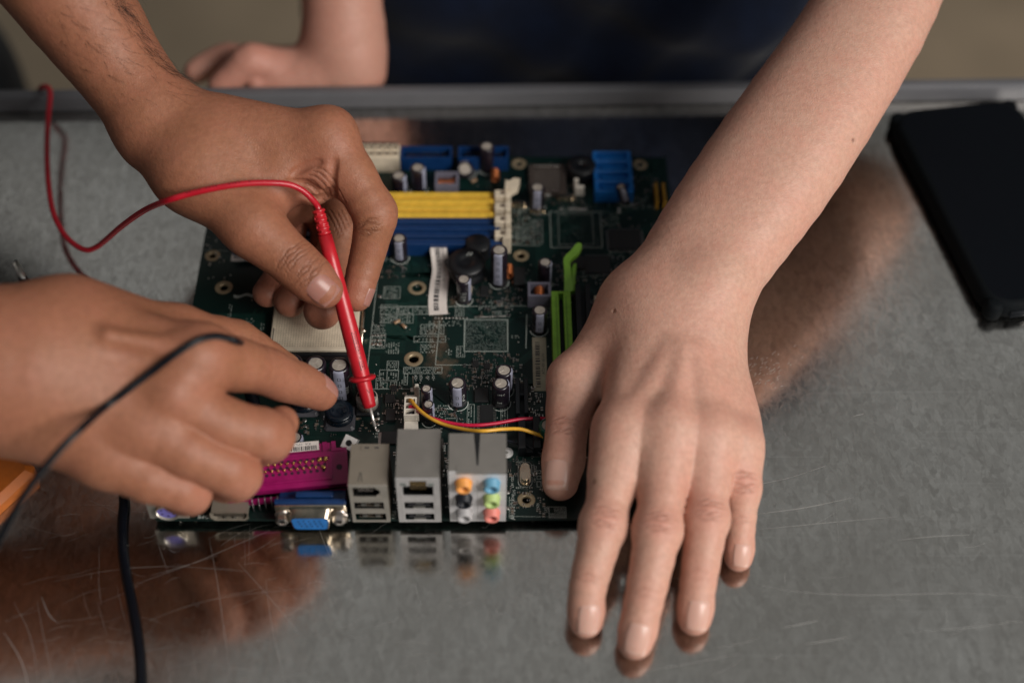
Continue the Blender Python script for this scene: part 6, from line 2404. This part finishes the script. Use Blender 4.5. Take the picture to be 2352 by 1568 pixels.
# ---------------------------------------------------------------- things lying on the table or held in the hands
M_RED = plain("red_plastic", (0.50, 0.012, 0.022), 0.36, var=0.10, coat=0.1)
M_REDW = plain("red_cable", (0.47, 0.008, 0.022), 0.34, var=0.08, coat=0.15)
M_REDD = plain("red_emboss", (0.075, 0.004, 0.008), 0.55)


def red_probe():
    root = thing("test_probe", "red test probe with its red lead, held between thumb and finger above the board", "test probe")
    tip = P(864, 990, BT + 0.5)
    top = PD(731, 481, 642)
    ax = top - tip
    L = np.linalg.norm(ax); ax /= L
    at = lambda s: tip + ax * s
    # where the photograph shows the steps along the handle
    def s_at(v):
        lo, hi = 0.0, L
        for _ in range(40):
            md = (lo + hi) / 2
            if proj(at(md))[1] > v:
                lo = md
            else:
                hi = md
        return lo
    s_tip, s_col, s_grip, s_end = s_at(935), s_at(868), s_at(540), L
    view = CAM_LOC - at(L * 0.5); view /= np.linalg.norm(view)
    xr = view - ax * (view @ ax); xr /= np.linalg.norm(xr); yr = np.cross(ax, xr)
    mb = MB()
    mb.lathe(tip, [(0.25, 0), (0.62, 1.5), (0.50, 1.9), (0.50, 2.3), (0.80, 2.8), (0.72, s_tip + 1)], 16, axis=ax)
    mb.build("tip", plain("bright_probe_tip", (0.85, 0.80, 0.76), 0.25, 0.65), root)
    mb = MB()
    prof = [(2.4, s_tip), (2.95, s_tip + 0.25), (3.1, s_tip + 2), (3.6, s_col - 1.5), (3.7, s_col), (3.85, s_col + 3), (3.98, s_col + 10), (3.95, s_col + 24), (3.75, s_col + 34), (3.35, s_grip - 12), (3.15, s_grip)]
    mb.lathe(tip, prof, 32, axis=ax)
    h = mb.build("handle", M_RED, root)
    # finger guard: a tilted ring, worn on one side
    mb = MB()
    axg = ax + 0.10 * yr; axg /= np.linalg.norm(axg)
    mb.lathe(at(s_col) - axg * 1.3, [(3.1, 0), (5.2, 0.1), (6.1, 0.7), (6.3, 1.3), (6.1, 1.9), (5.2, 2.4), (3.2, 2.5)], 32, axis=axg)
    mb.build("finger_guard", M_RED, root)
    # ribbed strain relief: collars with slots between
    mb = MB()
    s = s_grip
    n = 5
    st = (s_end - s_grip) / (n + 0.9)
    mb.lathe(tip, [(2.55, s_grip - 0.5), (2.4, s_end - 0.5)], 20, axis=ax)
    for k in range(n):
        r = 3.05 - 0.05 * k
        s0 = s_grip + 0.35 + st * k
        mb.lathe(tip, [(1.9, s0), (r - 0.25, s0 + 0.05), (r, s0 + 0.4), (r - 0.06, s0 + st - 0.95), (r - 0.25, s0 + st - 0.75), (1.9, s0 + st - 0.7)], 24, axis=ax)
        # bridges across the slots, alternately on each side
        for sg in (-1, 1):
            a0 = 0.0 if k % 2 else math.pi / 2
            d = (yr * math.cos(a0) + xr * math.sin(a0)) * sg
            w = np.cross(ax, d)
            c = at(s0 + st - 0.4) + d * (r - 0.7)
            hx = [c + d * i * 0.5 + w * j * 1.1 + ax * k2 * 0.55 for k2 in (-1, 1) for i, j in ((-1, -1), (1, -1), (1, 1), (-1, 1))]
            mb.add(hx, [[3, 2, 1, 0], [4, 5, 6, 7], [0, 1, 5, 4], [1, 2, 6, 5], [2, 3, 7, 6], [3, 0, 4, 7]])
    r = 3.0
    s0 = s_grip + 0.35 + st * n
    mb.lathe(tip, [(1.9, s0), (r, s0 + 0.2), (r - 0.08, s_end - 0.3), (r - 0.5, s_end), (1.5, s_end + 0.05)], 24, axis=ax)
    mb.build("strain_relief", M_RED, root)
    # moulded lettering panel and arrow on the handle
    mb = MB()

    def rr(s_):
        for (r0, a0), (r1, a1) in zip(prof[:-1], prof[1:]):
            if a0 <= s_ <= a1:
                return r0 + (r1 - r0) * (s_ - a0) / (a1 - a0 + 1e-9)
        return 4.0

    def on(s_, w, lift):
        r = rr(s_) + lift
        a0 = w / r
        # left/right across the view
        return at(s_) + (xr * math.cos(a0) + yr * math.sin(a0)) * r
    sgn = 1.0 if (yr @ CR) > 0 else -1.0
    sA, sB = s_at(848), s_at(762)
    w0 = sgn * 1.5
    for (s0, s1, a0, a1) in ((sA, sB, w0 - 1.25, w0 - 0.95), (sA, sB, w0 + 0.95, w0 + 1.25), (sA, sA + 0.4, w0 - 0.95, w0 + 0.95), (sB - 0.4, sB, w0 - 0.95, w0 + 0.95)):
        mb.add([on(s0, a0, 0.05), on(s1, a0, 0.05), on(s1, a1, 0.05), on(s0, a1, 0.05)], [[0, 1, 2, 3]])
    vs, fs = text_mesh("1000V CAT III 10A", 1.5)
    xs = [v[0] for v in vs]; lo, hi = min(xs), max(xs)
    mb.add([on(sB - 0.8 - (sB - sA - 1.6) * (v[0] - lo) / (hi - lo), w0 + sgn * v[1] * 1.05, 0.05) for v in vs], fs)
    sC = s_at(900)
    for s_, (d0, d1) in ((0, (-0.9, 0)), (1, (0.9, 0))):
        mb.add([on(sC + 1.6, w0 + d0 - 0.12, 0.05), on(sC + 1.6, w0 + d0 + 0.12, 0.05), on(sC - 0.4, w0 + 0.12, 0.05), on(sC - 0.4, w0 - 0.12, 0.05)], [[0, 1, 2, 3]])
    o = mb.build("moulded_lettering", M_REDD, h)
    # the lead
    pts = [at(s_end - 2), at(s_end + 1.5), PD(716, 457, 639), PD(694, 437, 636), PD(664, 424, 633), PD(620, 420, 630), PD(560, 422, 627), PD(500, 431, 625), PD(440, 444, 625), PD(380, 462, 628),
           P(330, 484, 72), P(280, 519, 48), P(243, 551, 28), P(220, 568, 19), P(198, 574, 15), P(172, 562, 13), P(146, 536, 12), P(123, 490, 13), P(112, 430, 14), P(108, 360, 15), P(109, 300, 16), P(112, 255, 17), P(115, 222, 17.5), P(112, 203, 17.5), P(101, 199, 16), P(92, 204, 8), P(88, 215, -20)]
    mb = MB()
    mb.tube(spline(pts, 8), 1.42, 14)
    mb.build("lead", M_REDW, root)
    # faint printing along the lead
    sp = spline(pts, 8)
    rs = random.Random(2)
    mb = MB()
    for i in range(44, 84):
        if rs.random() < 0.72:
            p, p2 = sp[i], sp[i + 1]
            t = p2 - p
            vw = CAM_LOC - p; vw /= np.linalg.norm(vw)
            s = np.cross(t, vw); s /= np.linalg.norm(s)
            s = s if s @ CU > 0 else -s
            f0, f1 = 0.1, rs.uniform(0.5, 0.85)
            q_ = [vw * math.cos(a_) * 1.45 + s * math.sin(a_) * 1.45 for a_ in (0.45, 0.85)]
            mb.add([p + t * f0 + q_[0], p + t * f1 + q_[0], p + t * f1 + q_[1], p + t * f0 + q_[1]], [[0, 1, 2, 3]])
    mb.build("printing", M_REDD, root, "stuff")


red_probe()


M_BLKC = plain("black_cable", (0.003, 0.004, 0.007), 0.36, spec=0.25)


def black_leads():
    root = thing("test_lead", "black test lead looped over the back of the nearer hand", "test lead")
    F = TAN_RIGHT
    uv = [(430, 862), (462, 826), (490, 797), (512, 781), (532, 776), (552, 784)]
    sk = []
    for u, v in [(240, 935), (300, 890), (350, 852), (400, 815), (450, 783), (490, 772), (520, 776), (548, 786)]:
        a = PD(u, v, 430)
        p, t = F.march(a[None], (PD(u, v, 600) - a) / np.linalg.norm(PD(u, v, 600) - a), 220)
        n = (a - p[0]) / np.linalg.norm(a - p[0])
        sk.append(p[0] + n * 1.45)
    pts = [PD(-60, 1330, 545), PD(0, 1235, 540), PD(60, 1130, 535), PD(130, 1040, 535), PD(190, 980, 540)] + sk + [PD(575, 806, 632), PD(600, 850, 650)]
    mb = MB(); mb.tube(spline(pts, 8), 1.5, 14); mb.build("lead", M_BLKC, root)
    a, b = PD(560, 840, 640), PD(592, 962, 652)
    ax = (b - a); L = np.linalg.norm(ax); ax /= L
    mb = MB(); mb.lathe(a, [(3.4, 0), (3.6, 2), (3.0, L * 0.7), (2.6, L * 0.8)], 20, axis=ax); mb.build("handle", M_BLKC, root)
    mb = MB(); mb.lathe(a + ax * L * 0.8, [(0.8, 0), (0.8, 8), (0.2, 10)], 10, axis=ax); mb.build("tip", M_TIN, root)
    mb = MB()
    pts = [P(250, 1040, 2.2), P(276, 1090, 2.2), P(284, 1150, 2.2), P(280, 1200, 2.2), P(281, 1260, 2.2), P(289, 1320, 2.2), P(303, 1390, 2.2), P(313, 1450, 2.2), P(320, 1510, 2.2), P(322, 1580, 2.2), P(320, 1680, 2.2)]
    mb.tube(spline(pts, 8), 2.1, 14)
    o = mb.build("cable", M_BLKC)
    tag(o, "glossy black cable lying on the steel table and running off its near edge", "cable")


black_leads()


def wire_harness():
    root = thing("wire_harness", "white plug with yellow, red and black wires in the board's small white header", "wire plug")
    c = P(942, 925, BT + 8)
    x0, x1 = P(928, 950, BT + 9)[0], P(960, 950, BT + 9)[0]
    y0, y1 = P(944, 958, BT + 9)[1], P(944, 916, BT + 9)[1]
    w = x1 - x0; d = y1 - y0
    zb, zt = BT + 4.2, BT + 10.5
    mb = MB()
    th = 0.7
    mb.box((x0 + th / 2, (y0 + y1) / 2, (zb + zt) / 2), (th, d, zt - zb)); mb.box((x1 - th / 2 - 0.8, (y0 + y1) / 2, (zb + zt) / 2), (th, d, zt - zb))
    for k in range(4):
        mb.box(((x0 + x1) / 2 - 0.4, y0 + (d - th) * k / 3 + th / 2, (zb + zt) / 2), (w - 2 * th - 0.8, th, zt - zb))
    mb.box(((x0 + x1) / 2, y0 - 2.6, BT + 3.2), (w, 5.0, 6.0), bev=0.2)
    mb.box((x1 - 0.2, (y0 + y1) / 2 - 1.0, (zb + zt) / 2 - 1), (1.2, d * 0.55, zt - zb - 2))
    mb.build("plug", M_WHITE, root)
    S = [(y0 + (d - th) * (k + 0.5) / 3 + th / 2) for k in range(3)]
    xm = (x0 + x1) / 2 - 0.4
    ye = [(xm, S[2], BT + 7), (xm, S[2], BT + 10.8), P(962, 940, BT + 13), P(990, 961, BT + 13.5), P(1025, 976, BT + 13), P(1070, 986, BT + 16), P(1110, 989, BT + 19), P(1155, 985, BT + 17), P(1195, 985, BT + 13), P(1225, 994, BT + 10), P(1250, 1003, BT + 8), P(1300, 1025, BT + 4)]
    re = [(xm, S[1], BT + 7), (xm, S[1], BT + 10), P(955, 938, BT + 10), P(985, 957, BT + 9.5), P(1020, 968, BT + 9), P(1060, 975, BT + 9), P(1100, 976, BT + 9), P(1145, 971, BT + 8), P(1190, 963, BT + 7), P(1225, 961, BT + 6), P(1260, 963, BT + 5), P(1310, 980, BT + 3)]
    bl = [(xm, S[0], BT + 7), (xm, S[0], BT + 9), P(958, 946, BT + 8), P(985, 962, BT + 6), P(1025, 982, BT + 5), P(1075, 992, BT + 5), P(1120, 998, BT + 4), P(1165, 1012, BT + 3), P(1200, 1020, BT + 3), P(1230, 1034, BT + 3), P(1252, 1050, BT + 3), P(1290, 1085, BT + 2)]
    for pts, col, r in ((ye, (0.72, 0.38, 0.04), 0.85), (re, (0.60, 0.01, 0.055), 0.85), (bl, (0.008, 0.010, 0.016), 0.75)):
        mb = MB(); mb.tube(spline(pts, 8), r, 12)
        mb.build("wire", plain("wire_sheath", col, 0.33, var=0.12), root)


wire_harness()


def smartphone():
    root = thing("smartphone", "black smartphone in a matte case lying on the steel table beside the fair forearm", "phone")
    A, B, C = P(2034, 292, 0), P(2262, 742, 0), P(2316, 246, 0)
    ey = A - B; hl = np.linalg.norm(ey); ey /= hl
    ex = np.cross(ey, (0, 0, 1.0))
    w = (C - A) @ ex
    ln = hl + 2
    o0 = B
    def ring(ins, z, n=8, r=15.0):
        pts = []
        x0, x1, y0, y1 = ins, w - ins, ins, ln - ins
        rr = max(r - ins, 1)
        for (cx, cy, a0) in ((x1 - rr, y1 - rr, 0), (x0 + rr, y1 - rr, 90), (x0 + rr, y0 + rr, 180), (x1 - rr, y0 + rr, 270)):
            for k in range(n):
                t = math.radians(a0 + 90 * k / (n - 1))
                p = o0 + ex * (cx + rr * math.cos(t)) + ey * (cy + rr * math.sin(t))
                pts.append((p[0], p[1], z))
        return pts
    mb = MB()
    rings = [ring(1.5, 0.1), ring(0.2, 1.5), ring(0, 4.0), ring(0.3, 7.6), ring(1.2, 9.6), ring(2.6, 10.5), ring(4.0, 10.75)]
    n = len(rings[0])
    vs = [p for r in rings for p in r]
    fs = [[k * n + i, k * n + (i + 1) % n, (k + 1) * n + (i + 1) % n, (k + 1) * n + i] for k in range(len(rings) - 1) for i in range(n)]
    fs.append(list(range(n))[::-1])
    mb.add(vs, fs, 0, True)
    for cx, cy in ((5.0, ln - 5.0), (w - 5.0, ln - 5.0), (5.0, 5.0), (w - 5.0, 5.0)):     # thicker corner bumpers
        p = o0 + ex * cx + ey * cy
        mb.lathe((p[0], p[1], 0.2), [(4.4, 0), (4.8, 2), (4.8, 7.0), (4.2, 9.0), (3.0, 9.8), (1.0, 10.0)], 20)
    mb.build("case", plain("matte_black_case", (0.0015, 0.0028, 0.004), 0.75, spec=0.12), root)
    mb = MB()
    r2 = ring(4.0, 10.75)
    mb.add(r2, [list(range(n))])
    g = NT("dark_glass"); g.set(Base_Color=(0.002, 0.003, 0.005), Roughness=0.5, Specular_IOR_Level=0.10)
    mb.build("screen", g.m, root)
    mb = MB()
    for k, z in enumerate((5.4, 3.0)):
        p0, p1 = o0 + ex * 12 + ey * (-0.12), o0 + ex * 34 + ey * (-0.12)
        mb.tube([(p0[0], p0[1], z), (p1[0], p1[1], z)], 0.7, 8)
    mb.build("rib", plain("glossy_rib", (0.02, 0.022, 0.026), 0.2), root)


smartphone()


def multimeter():
    root = thing("multimeter", "orange rubber-cased multimeter at the left, half hidden behind the near arm", "multimeter")
    C, B = P(86, 1070, 8), P(2, 1148, 8)
    d = B - C; d /= np.linalg.norm(d)
    nrm = np.array([-d[1], d[0], 0]); nrm = nrm if nrm[0] < 0 else -nrm
    c = C + nrm * 46 + d * 75
    rz = math.atan2(d[1], d[0])
    mb = MB()
    mb.box((c[0], c[1], 4.2), (150, 92, 8), 0, rz=rz, bev=3)
    mb.build("holster", plain("orange_rubber", (0.50, 0.13, 0.014), 0.5, bump=0.2), root)
    mb = MB(); mb.box((c[0], c[1], 8.6), (124, 68, 2), 0, rz=rz, bev=2); mb.build("face", M_CHIP, root)
    mb = MB(); mb.lathe((c[0] - d[0] * 5, c[1] - d[1] * 5, 9.6), [(20, 0), (19, 4), (16, 5)], 32); mb.build("dial", M_BLACKP, root)
    mb = MB(); q_ = c - d * 42; mb.box((q_[0], q_[1], 10.0), (34, 52, 1.4), 0, rz=rz, bev=0.5); mb.build("display", plain("grey_display", (0.25, 0.28, 0.22), 0.3), root)


multimeter()


def croc_clip():
    root = thing("crocodile_clip", "small black crocodile clip with toothed steel jaw on the table behind the near arm", "clip")
    a, b = P(38, 604, 4), P(66, 668, 4)
    d = b - a; L = np.linalg.norm(d); d /= L
    s = np.array([-d[1], d[0], 0])
    mb = MB()
    mb.tube([a + d * L * 0.35, a + d * L * 0.7, b, b + d * 26], [1.6, 2.8, 3.6, 3.9], 14)
    mb.build("sleeve", M_BLKC, root)
    for sg, z in ((1, 5.6), (-1, 2.6)):
        mb = MB()
        pts = [a + np.array([0, 0, z - 4]), a + d * L * 0.8 + np.array([0, 0, (z - 4) * 0.6])]
        mb.tube(pts, [1.0, 1.9], 8)
        for k in range(6):
            p = a + d * (1.0 + 1.9 * k) + s * -1.0 + np.array([0, 0, z - 4.2])
            mb.lathe(p, [(0.75, 0), (0.5, 0.7), (0.15, 1.2)], 6, axis=tuple(-s + np.array([0, 0, 0.3])))
        mb.build("jaw", M_TIN if sg > 0 else M_BLKC, root)


croc_clip()


def arm_hair():
    """dark hairs on the far forearm"""
    rs = np.random.RandomState(5)
    F = TAN_LEFT
    mb = MB()
    n = 0
    tries = 0
    while n < 230 and tries < 4000:
        tries += 1
        if rs.rand() < 0.6:                       # thick along the outer edge
            t = rs.rand()
            ed = spline([np.array(q_, float) for q_ in ((255, -30), (290, 15), (311, 41), (349, 101), (394, 150), (440, 176))], 8)
            p2 = ed[int(t * (len(ed) - 1))] + np.array([rs.uniform(-26, 3), rs.uniform(-4, 8)])
            u, v = p2
        else:
            u, v = rs.uniform(120, 440), rs.uniform(-20, 230)
        a = PD(u, v, 520)
        d = PD(u, v, 640) - a; d /= np.linalg.norm(d)
        p, t = F.march(a[None], d, 260)
        if t[0] > 200:
            continue
        p = p[0]
        e = 0.6
        g = np.array([F.ev((p + np.eye(3)[k] * e)[None])[0] - F.ev((p - np.eye(3)[k] * e)[None])[0] for k in range(3)])
        nl = np.linalg.norm(g)
        if nl < 1e-6:
            continue
        nrm = g / nl
        ax = PD(330, 230, 650) - PD(160, 20, 640); ax /= np.linalg.norm(ax)
        lay = ax * rs.uniform(0.5, 1.0) + CR * rs.uniform(-0.2, 0.7) + CU * rs.uniform(-0.2, 0.5)
        lay -= nrm * (lay @ nrm); lay /= np.linalg.norm(lay)
        L = rs.uniform(4.5, 11.0)
        cr = np.cross(nrm, lay) * rs.uniform(-0.35, 0.35)
        pts = [p - nrm * 0.3, p + nrm * 0.7 + lay * L * 0.3, p + nrm * 1.5 + lay * L * 0.65 + cr * L * 0.4, p + nrm * (1.6 + rs.uniform(-0.4, 1.2)) + lay * L + cr * L]
        mb.tube(spline(pts, 2), [0.055, 0.053, 0.05, 0.046, 0.04, 0.034, 0.025], 3, 0, False)
        n += 1
    mb.build("arm_hair", plain("dark_hair", (0.018, 0.010, 0.007), 0.5), PEOPLE_TAN, "stuff")


arm_hair()
